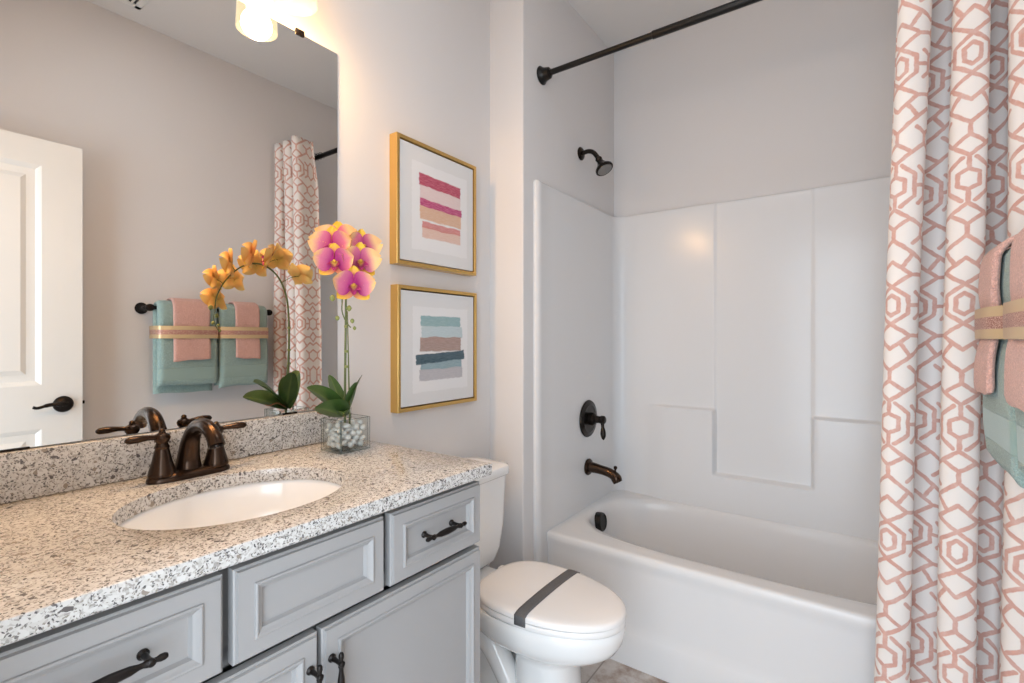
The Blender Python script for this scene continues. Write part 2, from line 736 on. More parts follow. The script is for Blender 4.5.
# ------------------------------------------------------------------ room shell
T = .12
struct(MB().box(-.2, W + .2, -2.2, YB + .3, -.08, 0).build('floor', M_floor, smooth=0))
struct(MB().box(-.2, W + .2, YF - T, YB + .2, HC, HC + .08).build('ceiling', M_ceil, smooth=0))
struct(MB().box(-T, 0, YF - T, YB + .2, 0, HC).build('wall_left', M_wall, smooth=0))
b = bmesh.new()
bmesh.ops.create_cube(b, size=1)
for v in b.verts:
    v.co = Vector((lerp(-.001, XS, v.co.x + .5), lerp(YJ, YB + .05, v.co.y + .5), lerp(0, HC, v.co.z + .5)))
ed = [e for e in b.edges if all(abs(v.co.x - XS) < 1e-4 and abs(v.co.y - YJ) < 1e-4 for v in e.verts)]
bmesh.ops.bevel(b, geom=ed, offset=.006, segments=4, affect='EDGES', profile=.5)
struct(MB().bm(b).build('wall_alcove', M_wall))
struct(MB().box(-T, W + T, YB + .012, YB + .14, 0, HC).build('wall_back', M_wall, smooth=0))
struct(MB().box(W, W + T, YF - T, YB + .2, 0, HC).build('wall_right', M_wall, smooth=0))
DX0, DX1, DZ = .70, 1.50, 2.05      # doorway
w = MB()
w.box(-T, DX0, YF - T, YF, 0, HC)
w.box(DX1, W, YF - T, YF, 0, HC)
w.box(DX0, DX1, YF - T, YF, DZ, HC)
struct(w.build('wall_front', M_wall, smooth=0))
# doorway casing (room side) and jamb
w = MB()
w.box(DX0 - .065, DX0, YF, YF + .018, 0, DZ + .065, .004)
w.box(DX0, DX1 + .04, YF, YF + .018, DZ, DZ + .065, .004)
w.box(DX0 - .002, DX0 + .014, YF - T, YF + .002, 0, DZ, .002)
w.box(DX1 - .014, DX1 + .002, YF - T, YF + .002, 0, DZ, .002)
w.box(DX0, DX1, YF - T, YF + .002, DZ - .014, DZ + .002, .002)
struct(w.build('trim_1', M_trim))


def baseboard(name, x0, x1, y0, y1, axis):
    m = MB()
    prof = [(0, 0), (.014, 0), (.014, .075), (.011, .085), (.007, .092), (.005, .10), (0, .10)]
    if axis == 'y+':   # on a wall of constant x facing +x
        r = [[Vector((x0 + a, y, z)) for a, z in prof] for y in (y0, y1)]
    elif axis == 'y-':
        r = [[Vector((x0 - a, y, z)) for a, z in prof] for y in (y0, y1)]
    else:              # wall of constant y facing -y
        r = [[Vector((x, y0 - a, z)) for a, z in prof] for x in (x0, x1)]
    m.loft(r)
    return struct(m.build(name, M_trim, smooth=20))


baseboard('baseboard_left', .0005, 0, .872, YJ - .001, 'y+')
baseboard('baseboard_alcove', .016, XS, YJ - .0005, 0, 'x')
baseboard('baseboard_right', W - .0005, 0, .70, 1.62, 'y-')

# ------------------------------------------------------------------ open door on the right wall
dx0, dx1, dy0, dy1, dz0, dz1 = 1.49, 1.525, -.05, .648, .012, 2.03


def frame_panel(mb, x_face, sgn, y0, y1, z0, z1, rings):
    """nested rectangles: rings = [(inset, offset along sgn*x)], closed by a flat panel"""
    R = []
    for ins, off in rings:
        x = x_face + sgn * off
        R.append([Vector((x, y0 + ins, z0 + ins)), Vector((x, y1 - ins, z0 + ins)), Vector((x, y1 - ins, z1 - ins)), Vector((x, y0 + ins, z1 - ins))])
    n = len(R)
    vs = [p for r in R for p in r]
    fs = []
    for i in range(n - 1):
        for j in range(4):
            a, b_ = i * 4 + j, i * 4 + (j + 1) % 4
            fs.append([a, b_, b_ + 4, a + 4])
    fs.append([(n - 1) * 4 + j for j in range(4)])
    mb.add(vs, fs)


door = struct(bpy.data.objects.new('door_1', None), 'white two-panel bathroom door swung open against the right wall', 'door')
door.location = (dx1, dy0, dz0)
COL.objects.link(door)
m = MB()
ZR = [dz0, .20, .85, 1.027, 1.923, dz1]
YR = [dy0, dy0 + .128, dy1 - .128, dy1]
# core slab back and edges
m.add([(dx0, dy0, dz0), (dx1, dy0, dz0), (dx1, dy1, dz0), (dx0, dy1, dz0), (dx0, dy0, dz1), (dx1, dy0, dz1), (dx1, dy1, dz1), (dx0, dy1, dz1)],
      [[0, 1, 2, 3], [4, 5, 6, 7], [1, 2, 6, 5], [0, 1, 5, 4], [2, 3, 7, 6]])
for i in range(5):
    for j in range(3):
        if j == 1 and i in (1, 3):
            frame_panel(m, dx0, 1, YR[j], YR[j + 1], ZR[i], ZR[i + 1], [(0, 0), (.008, .003), (.018, .011), (.026, .012), (.045, .012), (.062, .004), (.066, .004)])
        else:
            m.add([(dx0, YR[j], ZR[i]), (dx0, YR[j + 1], ZR[i]), (dx0, YR[j + 1], ZR[i + 1]), (dx0, YR[j], ZR[i + 1])], [[0, 1, 2, 3]])
m.build('door_panel', M_door, door, smooth=25)
hn = MB()
hn.lathe([(.0, 0), (.033, 0), (.034, .004), (.030, .010), (.018, .013), (.012, .018), (.011, .045), (.0, .046)], (dx0, .585, .944), (-1, 0, 0))
handle = hn.build('door_handle', M_bronze, door)
lv = MB()
lv.tube(catmull([(dx0 - .044, .590, .946), (dx0 - .047, .56, .950), (dx0 - .046, .53, .948), (dx0 - .045, .50, .940), (dx0 - .045, .485, .944)], 5), [.010] * 6 + [.008] * 6 + [.006] * 9, 12)
lv.build('lever', M_bronze, handle)
MB().box(dx0 + .008, dx1 - .008, dy1, dy1 + .002, .915, .972, .0005).build('latch_plate', M_bronze, door)
lb = MB()
lb.box(dx0 + .012, dx1 - .012, dy1 + .002, dy1 + .011, .937, .951, .002)
lb.build('latch_bolt', M_bronze, door)
for hz in (.25, 1.05, 1.83):
    MB().lathe([(0, 0), (.007, 0), (.007, .09), (0, .09)], (dx1 + .004, dy0 - .004, hz), (0, 0, 1), 12).build('hinge', M_bronze, door)

# ------------------------------------------------------------------ ceiling vent
vx, vy = 1.390, .750
vent = thing('ceiling_vent', (vx, vy, HC), 'small white slotted air vent on the ceiling, seen in the mirror', 'vent')
m = MB()
hw, hl = .088, .10
m.box(vx - hw, vx + hw, vy - hl, vy - hl + .025, HC - .008, HC, .002)
m.box(vx - hw, vx + hw, vy + hl - .025, vy + hl, HC - .008, HC, .002)
m.box(vx - hw, vx - hw + .025, vy - hl, vy + hl, HC - .008, HC, .002)
m.box(vx + hw - .025, vx + hw, vy - hl, vy + hl, HC - .008, HC, .002)
m.build('vent_frame', M_white_metal, vent)
MB().box(vx - hw + .02, vx + hw - .02, vy - hl + .02, vy + hl - .02, HC - .002, HC).build('vent_backing', M_dark, vent)  # dark sheet stands in for the shade behind the louvers
for k in range(8):
    yy = vy - hl + .03 + k * .0178
    s = MB()
    s.add([(vx - hw + .02, yy, HC - .007), (vx + hw - .02, yy, HC - .007), (vx + hw - .02, yy + .011, HC - .003), (vx - hw + .02, yy + .011, HC - .003),
           (vx - hw + .02, yy, HC - .006), (vx + hw - .02, yy, HC - .006), (vx + hw - .02, yy + .011, HC - .002), (vx - hw + .02, yy + .011, HC - .002)],
          [[0, 1, 2, 3], [7, 6, 5, 4], [0, 4, 5, 1], [1, 5, 6, 2], [2, 6, 7, 3], [3, 7, 4, 0]])
    s.build('louver', M_white_metal, vent, smooth=0)

# ------------------------------------------------------------------ bathtub
XL, XR = XS + .0005, W - .0005
YT = 1.737          # apron face
ZT = .420           # rim height
cx, cy = (.224 + 1.522) / 2, 2.118
ax, ay = (1.522 - .224) / 2, .294
NA = 96


def sup(t, a, b, e, cx_=None, cy_=None):
    c_, s_ = cos(t), sin(t)
    return (cx_ if cx_ is not None else cx) + a * math.copysign(abs(c_) ** (2 / e), c_), (cy_ if cy_ is not None else cy) + b * math.copysign(abs(s_) ** (2 / e), s_)


def rectpt(px, py, x0, x1, y0, y1):
    """push a point outwards from the opening centre to the rectangle"""
    dx, dy = px - cx, py - cy
    k = 1e9
    if abs(dx) > 1e-6:
        k = min(k, ((x1 if dx > 0 else x0) - cx) / dx)
    if abs(dy) > 1e-6:
        k = min(k, ((y1 if dy > 0 else y0) - cy) / dy)
    return cx + dx * k, cy + dy * k


tub = thing('bathtub', (W / 2, YT, 0), 'white one-piece bathtub with moulded glossy surround in the alcove', 'bathtub')
m = MB()
angs = [2 * pi * k / NA for k in range(NA)]
inner = [sup(t, ax, ay, 3.0) for t in angs]
# opening ring, then corners snapped
outer = [rectpt(x, y, XL, XR, YT + .02, YB - .002) for x, y in inner]
cor = [(XL, YT + .02), (XR, YT + .02), (XL, YB - .002), (XR, YB - .002)]
for c in cor:
    k = min(range(NA), key=lambda i: (outer[i][0] - c[0]) ** 2 + (outer[i][1] - c[1]) ** 2)
    outer[k] = c
rings = []
rings.append([Vector((x, y, ZT)) for x, y in outer])


def ring_mix(f, z):
    return [Vector((lerp(o[0], i[0], f), lerp(o[1], i[1], f), z)) for o, i in zip(outer, inner)]


rings.append(ring_mix(.45, ZT + .001))
rings.append(ring_mix(.80, ZT))
for sc_, z, e in [(1.0, ZT - .006, 3.0), (.985, ZT - .018, 3.0), (.972, ZT - .05, 3.0), (.95, .28, 3.3), (.92, .17, 3.2), (.88, .11, 3.0), (.80, .085, 2.8), (.6, .075, 2.6), (.3, .072, 2.2), (.02, .07, 2)]:
    rr = []
    for t in angs:
        k = min(1, (1 - sc_) * 1.3)
        x, y = sup(t, ax * sc_ - (.0 if sc_ > .95 else .0), ay * (1 - (1 - sc_) * 1.35 if sc_ > .7 else sc_ * .9), e)
        rr.append(Vector((x, y, z)))
    rings.append(rr)
m.loft(rings, cap=False)
m.add([p.copy() for p in rings[-1]], [list(range(NA))])
m.build('basin', M_tub, tub, smooth=60)
# apron: front face profile swept along x
ap = MB()
prof = [(YT + .022, ZT), (YT + .010, ZT - .0004), (YT + .003, ZT - .003), (YT - .001, ZT - .009), (YT - .001, ZT - .03), (YT + .004, ZT - .045),
        (YT + .007, ZT - .07), (YT + .009, .16), (YT + .009, .135), (YT + .005, .12), (YT + .001, .10), (YT, .04), (YT, .0005), (YT + .03, .0005)]
ap.loft([[Vector((x, y, z)) for y, z in prof] for x in (XL, XR)], cap=True, closed=True)
ap.build('apron', M_tub, tub, smooth=40)

# surround: one moulded skin wrapped round three sides
sur = MB()
ZSB, ZST = ZT - .004, 1.858
TH = .021
rad = .055
prof = []        # (x, y, nx, ny, xpos-on-back or None)
YS0 = 1.662
# left panel from front edge to the corner
prof += [(XL, YS0, -0.2, -1, None), (XL + .012, YS0 + .001, 0, -1, None), (XL + TH - .004, YS0 + .006, .7, -.7, None), (XL + TH, YS0 + .014, 1, 0, None), (XL + TH, YS0 + .03, 1, 0, None),
         (XL + TH - .003, YS0 + .042, 1, 0, None)]
for k in range(1, 9):
    prof.append((XL + TH - .003, lerp(YS0 + .042, YB - rad, k / 8), 1, 0, None))
for k in range(1, 9):
    a = pi / 2 * k / 8
    prof.append((XL + TH - .003 + rad * (1 - cos(a)), YB - rad + rad * sin(a), cos(a), -sin(a), None))
xa, xb = XL + TH - .003 + rad, XR - TH + .003 - rad
xs_list = sorted(set([xa + (xb - xa) * k / 60 for k in range(1, 60)] + [p_ + d_ for p_ in (.684, 1.072) for d_ in (-.012, -.008, -.005, -.002, .001, .004, .007, .010, .014)]))
for x in xs_list:
    prof.append((x, YB, 0, -1, x))
for k in range(0, 9):
    a = pi / 2 * k / 8
    prof.append((xb + rad * sin(a), YB - rad + rad * cos(a), -sin(a), -cos(a), None))
for k in range(1, 9):
    prof.append((XR - TH + .003, lerp(YB - rad, YS0 + .042, k / 8), -1, 0, None))
prof += [(XR - TH, YS0 + .03, -1, 0, None), (XR - TH, YS0 + .014, -1, 0, None), (XR - TH + .004, YS0 + .006, -.7, -.7, None), (XR - .012, YS0 + .001, 0, -1, None), (XR, YS0, .2, -1, None)]


def back_off(x, z):
    """how far the back wall bulges into the alcove"""
    # central niche between the two ledges
    inn = sstep(.672, .690, x) * (1 - sstep(1.066, 1.084, x))
    low = 1 - sstep(.876, .890, z)
    low_mid = 1 - sstep(.574, .590, z)
    left_fade = sstep(.30, .46, x)
    right_fade = 1 - sstep(1.36, 1.50, x)
    ledge = .031 * left_fade * right_fade
    side = .007 * sstep(.24, .30, x) * (1 - sstep(1.48, 1.54, x))
    side_prof = max(side, 0) + (ledge - side) * low if ledge > side else side
    if low < .001:
        side_prof = side
    mid_prof = ledge * low_mid
    # recess lower down where the deck of the bath meets the wall
    return lerp(side_prof, mid_prof, inn)


zs = sorted(set([lerp(ZSB, ZST - .012, k / 44) for k in range(45)] + [.870, .873, .876, .879, .882, .885, .888, .891, .894] + [.570, .574, .577, .580, .583, .586, .589, .593]))
cols = []
for (x, y, nx, ny, bx) in prof:
    col = []
    for z in zs:
        off = back_off(bx, z) if bx is not None else 0
        # front flanges run down beside the apron
        col.append(Vector((x + nx * off, y + ny * off, z)))
    q = col[-1]
    # rounded top edge returning to the wall
    col.append(Vector((q.x - nx * .002, q.y - ny * .002, ZST - .004)))
    col.append(Vector((q.x - nx * .006, q.y - ny * .006, ZST)))
    col.append(Vector((q.x - nx * (.02 if bx is None else .009), q.y - ny * (.02 if bx is None else .009), ZST + .0005)))
    if y < YS0 + .05:            # the front flange runs down beside the apron to the floor
        col[0].z = .0005
    cols.append(col)
for c in cols:
    for p in c:
        p.x = min(max(p.x, XL), XR)
        p.y = min(p.y, YB + .011)
sur.loft(cols, cap=False, closed=False)
surround = sur.build('surround', M_tub, tub, smooth=40)
# back deck skirt between surround and basin is part of the basin rim; overflow
ov = MB()
ov.lathe([(0, 0), (.040, 0), (.043, .004), (.043, .03), (.041, .036), (.036, .039), (.034, .035), (.0, .035)], (.230, 2.10, .362), (1, 0, .12), 36)
ov.build('overflow_cover', M_black, tub)
dr = MB()
dr.lathe([(0, 0), (.035, 0), (.037, .003), (.028, .006), (0, .007)], (.50, 2.09, .079), (0, 0, 1), 24)
dr.build('drain', M_bronze, tub)

# ------------------------------------------------------------------ shower fittings
XP = XS + TH - .0017   # face of the left panel
t = thing('wall_shower', (XS, 2.07, 2.087), 'dark bronze shower head on a bent arm high on the alcove wall', 'shower head')
MB().lathe([(0, 0), (.030, 0), (.031, .004), (.026, .010), (.016, .014), (0, .014)], (XS, 2.07, 2.087), (1, 0, 0)).build('flange', M_bronze, t)
arm = catmull([(XS + .01, 2.07, 2.087), (XS + .04, 2.07, 2.090), (XS + .066, 2.07, 2.080), (XS + .086, 2.07, 2.056), (XS + .094, 2.07, 2.042)], 6)
MB().tube(arm, .0105, 14).build('shower_arm', M_bronze, t)
ho, hd = Vector((XS + .091, 2.07, 2.048)), Vector((.50, -.08, -.86))
hd.normalize()
MB().lathe([(0, 0), (.013, 0), (.016, .006), (.015, .014), (.013, .018), (.016, .026), (.022, .040), (.034, .054), (.041, .062), (.042, .070), (.039, .073), (.037, .0715), (0, .0715)], ho, hd, 36).build('spray_head', M_bronze, t)
MB().lathe([(0, 0), (.034, 0), (.033, .003), (0, .0035)], ho + hd * .0715, hd, 36).build('spray_face', M_steel, t)['label'] = 'grey spray face'

t = thing('shower_valve', (XP, 2.108, .84), 'round dark bronze shower valve plate with a hanging lever', 'shower valve')
MB().lathe([(0, 0), (.086, 0), (.088, .003), (.085, .008), (.070, .011), (.064, .013), (.060, .012), (.036, .016), (.0, .016)], (XP, 2.108, .838), (1, 0, 0), 48).build('escutcheon', M_bronze, t)
MB().lathe([(0, .012), (.030, .012), (.030, .034), (.026, .040), (.018, .044), (.016, .064), (.020, .070), (.020, .084), (.013, .090), (.0, .092)], (XP, 2.108, .838), (1, 0, 0), 32).build('valve_stem', M_bronze, t)
lp = [(XP + .077, 2.103, .836), (XP + .081, 2.098, .815), (XP + .085, 2.095, .79), (XP + .087, 2.093, .762), (XP + .088, 2.093, .748)]
MB().tube(catmull(lp, 5), [.008] * 5 + [.0075] * 3 + [.009, .0105, .0115, .0125, .013, .013, .012, .011, .009, .008, .006, .004, .002], 14).build('lever', M_bronze, t)

t = thing('tub_spout', (XP, 2.108, .60), 'dark bronze tub spout with a diverter knob above the bath', 'tub spout')
MB().lathe([(0, 0), (.038, 0), (.039, .006), (.035, .012), (.027, .016), (0, .016)], (XP, 2.108, .609), (1, 0, 0), 32).build('flange', M_bronze2, t)
sp = catmull([(XP + .008, 2.108, .610), (XP + .05, 2.108, .607), (XP + .106, 2.108, .599), (XP + .138, 2.108, .584), (XP + .153, 2.108, .560)], 6)
MB().tube(sp, [interp([(0, .026), (.35, .021), (.7, .022), (.85, .025), (1, .021)], k / (len(sp) - 1)) for k in range(len(sp))], 20).build('spout_body', M_bronze2, t)
MB().lathe([(0, 0), (.0045, 0), (.0045, .014), (.008, .018), (.0085, .026), (.005, .030), (0, .031)], (XP + .138, 2.108, .603), (.1, 0, 1), 14).build('diverter_knob', M_bronze2, t)

# ------------------------------------------------------------------ shower rod
RY, RZ = 1.722, 2.303
t = thing('shower_rod', (XS, RY, RZ), 'dark bronze tension rod high across the bath alcove', 'curtain rod')
flp = [(0, 0), (.036, 0), (.037, .004), (.031, .010), (.026, .020), (.024, .030), (.022, .040), (.017, .044), (0, .044)]
MB().lathe(flp, (XS + .0005, RY, RZ), (1, 0, 0), 28).build('rod_flange', M_black, t)
MB().lathe(flp, (W - .0005, RY, RZ), (-1, 0, 0), 28).build('rod_flange', M_black, t)
MB().lathe([(0, 0), (.0115, 0), (.0115, .47), (0, .47)], (XS + .03, RY, RZ), (1, 0, 0), 20).build('inner_tube', M_black, t)
MB().lathe([(0, 0), (.0125, 0), (.014, .002), (.014, .925), (0, .925)], (.632, RY, RZ), (1, 0, 0), 20).build('outer_tube', M_black, t)

# ------------------------------------------------------------------ shower curtain
NU, NZ = 260, 60
NF = 3.0
verts, uvs = [], []
zt, zb = 2.352, .018


def cur_pt(u, z):
    h = (z - zb) / (zt - zb)
    xl = interp([(0, 1.246), (.32, 1.252), (1.2, 1.277), (2.1, 1.310), (2.36, 1.335)], z)
    xr = W - .012
    yc = interp([(0, 1.592), (1.2, 1.598), (2.1, 1.602), (2.36, 1.604)], z)
    am = interp([(0, .060), (1.2, .062), (2.0, .066), (2.36, .070)], z)
    th = 2 * pi * NF * u
    ph = th + .30 * sin(2 * pi * u * 1.3 + .6) * (1 - .5 * h) + .22 * (1 - h) * sin(5 * u + 1)
    s_ = sin(ph - 1.35)
    s_ = math.copysign(abs(s_) ** .85, s_)
    amp = am * (1 + .28 * sstep(.78, 1, u) + .14 * sin(9.2 * u + 1.1) + .10 * (1 - h) * sin(14 * u + 3 * h))
    # deep pleats: the cloth runs back and forth more than along the rod
    xx = lerp(xl, xr, u) - .0175 * sin(2 * (ph - 1.35)) + .006 * sin(2.2 * z + 6 * u) * (1 - h)
    ymax = lerp(1.668, 1.642, max(sstep(1.50, 1.565, xx), sstep(2.0, 2.36, z)))
    ymax = min(ymax, lerp(1.715, ymax, sstep(.40, .60, z)))
    y = yc - s_ * amp + .006 * sin(11 * u + 2 * z)
    if y > ymax - .02:          # soft limit so the cloth clears the rod, its flange and the bath
        y = ymax - .02 + .02 * (1 - exp(-(y - ymax + .02) / .02))
    return Vector((min(xx, W - .004), y, z))


prev_len = None
# arc length at mid height for the cloth pattern
mid = [cur_pt(i / NU, 1.2) for i in range(NU + 1)]
acc = [0]
for a_, b_ in zip(mid, mid[1:]):
    acc.append(acc[-1] + (b_ - a_).length)
for j in range(NZ + 1):
    z = lerp(zb, zt, j / NZ)
    for i in range(NU + 1):
        verts.append(cur_pt(i / NU, z))
        uvs.append((acc[i] + .030, z - .14))
faces = []
for j in range(NZ):
    for i in range(NU):
        a_ = j * (NU + 1) + i
        faces.append([a_, a_ + 1, a_ + NU + 2, a_ + NU + 1])
t = thing('shower_curtain', (1.44, 1.62, .018), 'white shower curtain with coral lattice print gathered at the right of the bath', 'shower curtain')
m = MB()
m.add(verts, faces)
cloth = m.build('curtain_cloth', M_curtain, t, smooth=80, fixn=False)
uvl = cloth.data.uv_layers.new(name='UVMap')
for lp_ in cloth.data.loops:
    uvl.data[lp_.index].uv = uvs[lp_.vertex_index]
md = cloth.modifiers.new('thickness', 'SOLIDIFY')
md.thickness = .0016
md.offset = 0
for k in range(5):
    xh = 1.385 + k * .030
    pts = [(xh, RY + .019 * sin(a), RZ + .019 * cos(a)) for a in [2.2 - q * (4.0 / 20) for q in range(21)]] + [(xh, RY - .05, RZ + .002), (xh, 1.642, RZ + .004), (xh, 1.625, RZ + .004)]
    MB().tube(pts, .0016, 8).build('hook', M_hook, t)

# ------------------------------------------------------------------ vanity cabinet
VY0, VY1 = -.057, .889
XF = .5005          # face frame
van = thing('vanity_cabinet', (.28, .40, 0), 'grey painted bathroom vanity cabinet under the speckled countertop', 'cabinet')
m = MB()
ZK = ZC - .0305
m.box(.004, XF, VY0, VY0 + .016, .10, ZK)
m.box(.004, XF, VY1 - .016, VY1, .10, ZK, .001)
m.box(.004, XF, VY0 + .016, VY1 - .016, .10, .116)
m.box(.004, .010, VY0 + .016, VY1 - .016, .116, ZK)
# face frame, set back behind the overlay fronts
XB = XF - .026
m.box(XB, XF, VY0 + .016, .026, .116, ZK)
m.box(XB, XF - .020, .313, .352, .740, ZK)
m.box(XB, XF - .020, .592, .632, .740, ZK)
m.box(XB, XF - .020, .026, VY1 - .016, .730, .760)
m.box(XB, XF - .020, .026, VY1 - .016, .874, ZK)
m.box(XB, XF - .020, .460, .498, .116, .735)
m.build('carcass', M_cab, van)
MB().box(.004, XF - .07, VY0 + .002, VY1 - .002, .001, .10).build('toe_kick', M_cab, van, smooth=0)
FX = XF + .0225     # front of doors and drawers
RINGS = [(0, -.0215), (0, -.0065), (.0022, -.005), (.0035, -.005), (.0050, 0), (.0275, 0), (.0280, .0030), (.0300, .0042), (.0320, .0036), (.0345, .0008), (.0375, -.0010), (.0395, -.0020), (.0410, -.0070), (.0425, -.0092), (.0432, -.0092)]


def slab_front(name, y0, y1, z0, z1):
    mb = MB()
    frame_panel(mb, FX, 1, y0, y1, z0, z1, RINGS)
    return mb.build(name, M_cab, van, smooth=20)


def bar_handle(name, parent, c, axis, length=.128):
    """spindle bar on two short posts with knobbed ends, standing off the face"""
    c = Vector(c)
    ax_ = Vector(axis)
    L = length / 2
    mb = MB()
    st = Vector((.027, 0, 0))
    prof_ = [(0, -L), (.003, -L), (.0045, -L + .003), (.0045, -L + .008), (.0032, -L + .012), (.0042, -L + .018), (.0052, -L + .022), (.0036, -L + .026), (.0036, -L + .03), (.0058, -.02), (.0070, 0)]
    prof_ = prof_ + [(r, -h) for r, h in prof_[-2::-1]]
    mb.lathe(prof_, c + st, ax_, 16)
    for s in (-1, 1):
        mb.lathe([(0, 0), (.007, 0), (.007, .002), (.0045, .005), (.0036, .014), (.0040, .024), (.0052, .027), (.0050, .031), (.003, .0325), (0, .0328)], c + ax_ * s * (L - .018), (1, 0, 0), 16)
    return mb.build(name, M_handle, parent)


ZD0, ZD1, ZDT = .747, .886, .735
drawer_l = slab_front('drawer', .018, .329, ZD0, ZD1)
false_f = slab_front('false_drawer_front', .343, .611, ZD0, ZD1)
drawer_r = slab_front('drawer', .626, .887, ZD0, ZD1)
door_l = slab_front('cabinet_door', .060, .475, .112, ZDT)
door_r = slab_front('cabinet_door', .483, .887, .112, ZDT)
bar_handle('drawer_handle', drawer_l, (FX - .0092, .195, .819), (0, 1, 0), .118)
bar_handle('drawer_handle', drawer_r, (FX - .0092, .756, .817), (0, 1, 0), .116)
bar_handle('door_handle', door_l, (FX, .459, .635), (0, 0, 1))
bar_handle('door_handle', door_r, (FX, .498, .635), (0, 0, 1))

# ------------------------------------------------------------------ countertop with oval opening
SX, SY, SA, SB = .299, .459, .192, .160     # sink opening: centre, half length (y), half width (x)
CX0, CX1, CY0, CY1 = .002, .541, -.058, .903
TH_C = .028
NE = 120
m = MB()


def ell(k, grow=0.0):
    t = 2 * pi * k / NE
    return SX + (SB + grow) * cos(t), SY + (SA + grow) * sin(t)


def rect_at(k, inset):
    x, y = ell(k)
    dx, dy = x - SX, y - SY
    x0, x1, y0, y1 = CX0 + inset, CX1 - inset, CY0 + inset, CY1 - inset
    s_ = min(((x1 if dx > 0 else x0) - SX) / dx if abs(dx) > 1e-6 else 1e9, ((y1 if dy > 0 else y0) - SY) / dy if abs(dy) > 1e-6 else 1e9)
    return SX + dx * s_, SY + dy * s_


corner_idx = {}
for c, (sx_, sy_) in {0: (0, 0), 1: (0, 1), 2: (1, 0), 3: (1, 1)}.items():
    tx, ty = (CX1 if sx_ else CX0), (CY1 if sy_ else CY0)
    k = min(range(NE), key=lambda q: (rect_at(q, 0)[0] - tx) ** 2 + (rect_at(q, 0)[1] - ty) ** 2)
    corner_idx[k] = (sx_, sy_)


def rect_ring(inset, z):
    r = []
    for k in range(NE):
        if k in corner_idx:
            sx_, sy_ = corner_idx[k]
            x = CX1 - inset if sx_ else CX0 + inset
            y = CY1 - inset if sy_ else CY0 + inset
        else:
            x, y = rect_at(k, inset)
        r.append(Vector((x, y, z)))
    return r


def ell_ring(grow, z):
    return [Vector((*ell(k, grow), z)) for k in range(NE)]


rings = [ell_ring(.0, ZC - TH_C), ell_ring(0, ZC - .003), ell_ring(.0008, ZC - .001), ell_ring(.003, ZC), rect_ring(.004, ZC), rect_ring(.001, ZC - .001), rect_ring(0, ZC - .004),
         rect_ring(0, ZC - TH_C + .003), rect_ring(.002, ZC - TH_C), ell_ring(.0, ZC - TH_C)]
m.loft(rings, cap=False)
ct = m.build('countertop', M_granite, loc=(.28, .40, ZC - TH_C))
tag(ct, 'speckled beige and grey quartz countertop with an oval sink cutout', 'countertop')
bs = MB().box(.001, .021, CY0, CY1, ZC + .0005, 1.018, .0025).build('backsplash', M_granite, loc=(.01, .40, ZC))
tag(bs, 'low speckled quartz backsplash standing along the wall below the mirror', 'backsplash')

# ------------------------------------------------------------------ sink
t = thing('sink', (SX, SY, ZC - .18), 'white oval undermount sink set in the quartz countertop', 'sink')
m = MB()
rr = []
for g_, z in [(.011, ZC - TH_C - .012), (.011, ZC - TH_C - .0005), (.007, ZC - TH_C - .0005), (.003, ZC - TH_C - .002), (0, ZC - TH_C - .010)]:
    rr.append(ell_ring(g_, z))
for s_, dz in [(.97, .05), (.92, .08), (.84, .105), (.70, .125), (.50, .137), (.28, .142), (.12, .144)]:
    rr.append([Vector((SX + SB * s_ * cos(2 * pi * k / NE), SY + SA * s_ * sin(2 * pi * k / NE), ZC - TH_C - dz)) for k in range(NE)])
m.loft(rr, cap=False)
m.build('sink_basin', M_sink, t, smooth=50, fixn=False)
MB().lathe([(0, 0), (.021, 0), (.023, .002), (.019, .005), (.012, .005), (.011, .009), (0, .010)], (SX, SY, ZC - TH_C - .146), (0, 0, 1), 24).build('drain', M_bronze2, t)

# the vanity stands a touch askew: its depth shrinks slightly towards the doorway
def taper(o):
    base = o
    while base.parent:
        base = base.parent
    if o.type == 'MESH':
        for v in o.data.vertices:
            w_ = v.co + base.location
            v.co.x = w_.x * (1 - .037 * (CY1 - w_.y) / .80) - base.location.x
    for ch in o.children:
        taper(ch)


for o in (van, ct, t):
    taper(o)

# ------------------------------------------------------------------ faucet
FXC, FYC = .088, .450
t = thing('faucet', (FXC, FYC, ZC), 'bronze two-handle bathroom faucet behind the sink', 'faucet')
m = MB()
rings = []
for g_, z in [(0, ZC + .0005), (0, ZC + .006), (-.002, ZC + .010), (-.006, ZC + .014), (-.014, ZC + .017)]:
    rg = []
    for k in range(64):
        a = 2 * pi * k / 64
        c_, s_ = cos(a), sin(a)
        rg.append(Vector((FXC + (.027 + g_) * math.copysign(abs(c_) ** .9, c_), FYC + (.078 + g_) * math.copysign(abs(s_) ** .62, s_), z)))
    rings.append(rg)
m.loft(rings)
m.build('base_plate', M_bronze2, t, smooth=35)
for s in (-1, 1):
    hy = FYC + s * .051
    hb = MB()
    hb.lathe([(0, .012), (.0240, .012), (.0243, .016), (.0225, .024), (.018, .040), (.0145, .056), (.0122, .066), (.0135, .070), (.0115, .074), (.010, .078),
              (.0135, .083), (.0148, .089), (.0125, .095), (.007, .098), (.0055, .101), (.006, .104), (.003, .107), (0, .1075)], (FXC, hy, ZC), (0, 0, 1), 28)
    h = hb.build('handle', M_bronze2, t)
    lvp = catmull([(FXC, hy + s * .008, ZC + .090), (FXC + .002, hy + s * .026, ZC + .092), (FXC + .003, hy + s * .047, ZC + .092), (FXC + .004, hy + s * .063, ZC + .091)], 5)
    MB().tube(lvp, [interp([(0, .006), (.3, .0065), (.6, .0095), (.9, .0085), (1, .003)], k / (len(lvp) - 1)) for k in range(len(lvp))], 14, flat=.8).build('lever', M_bronze2, h)
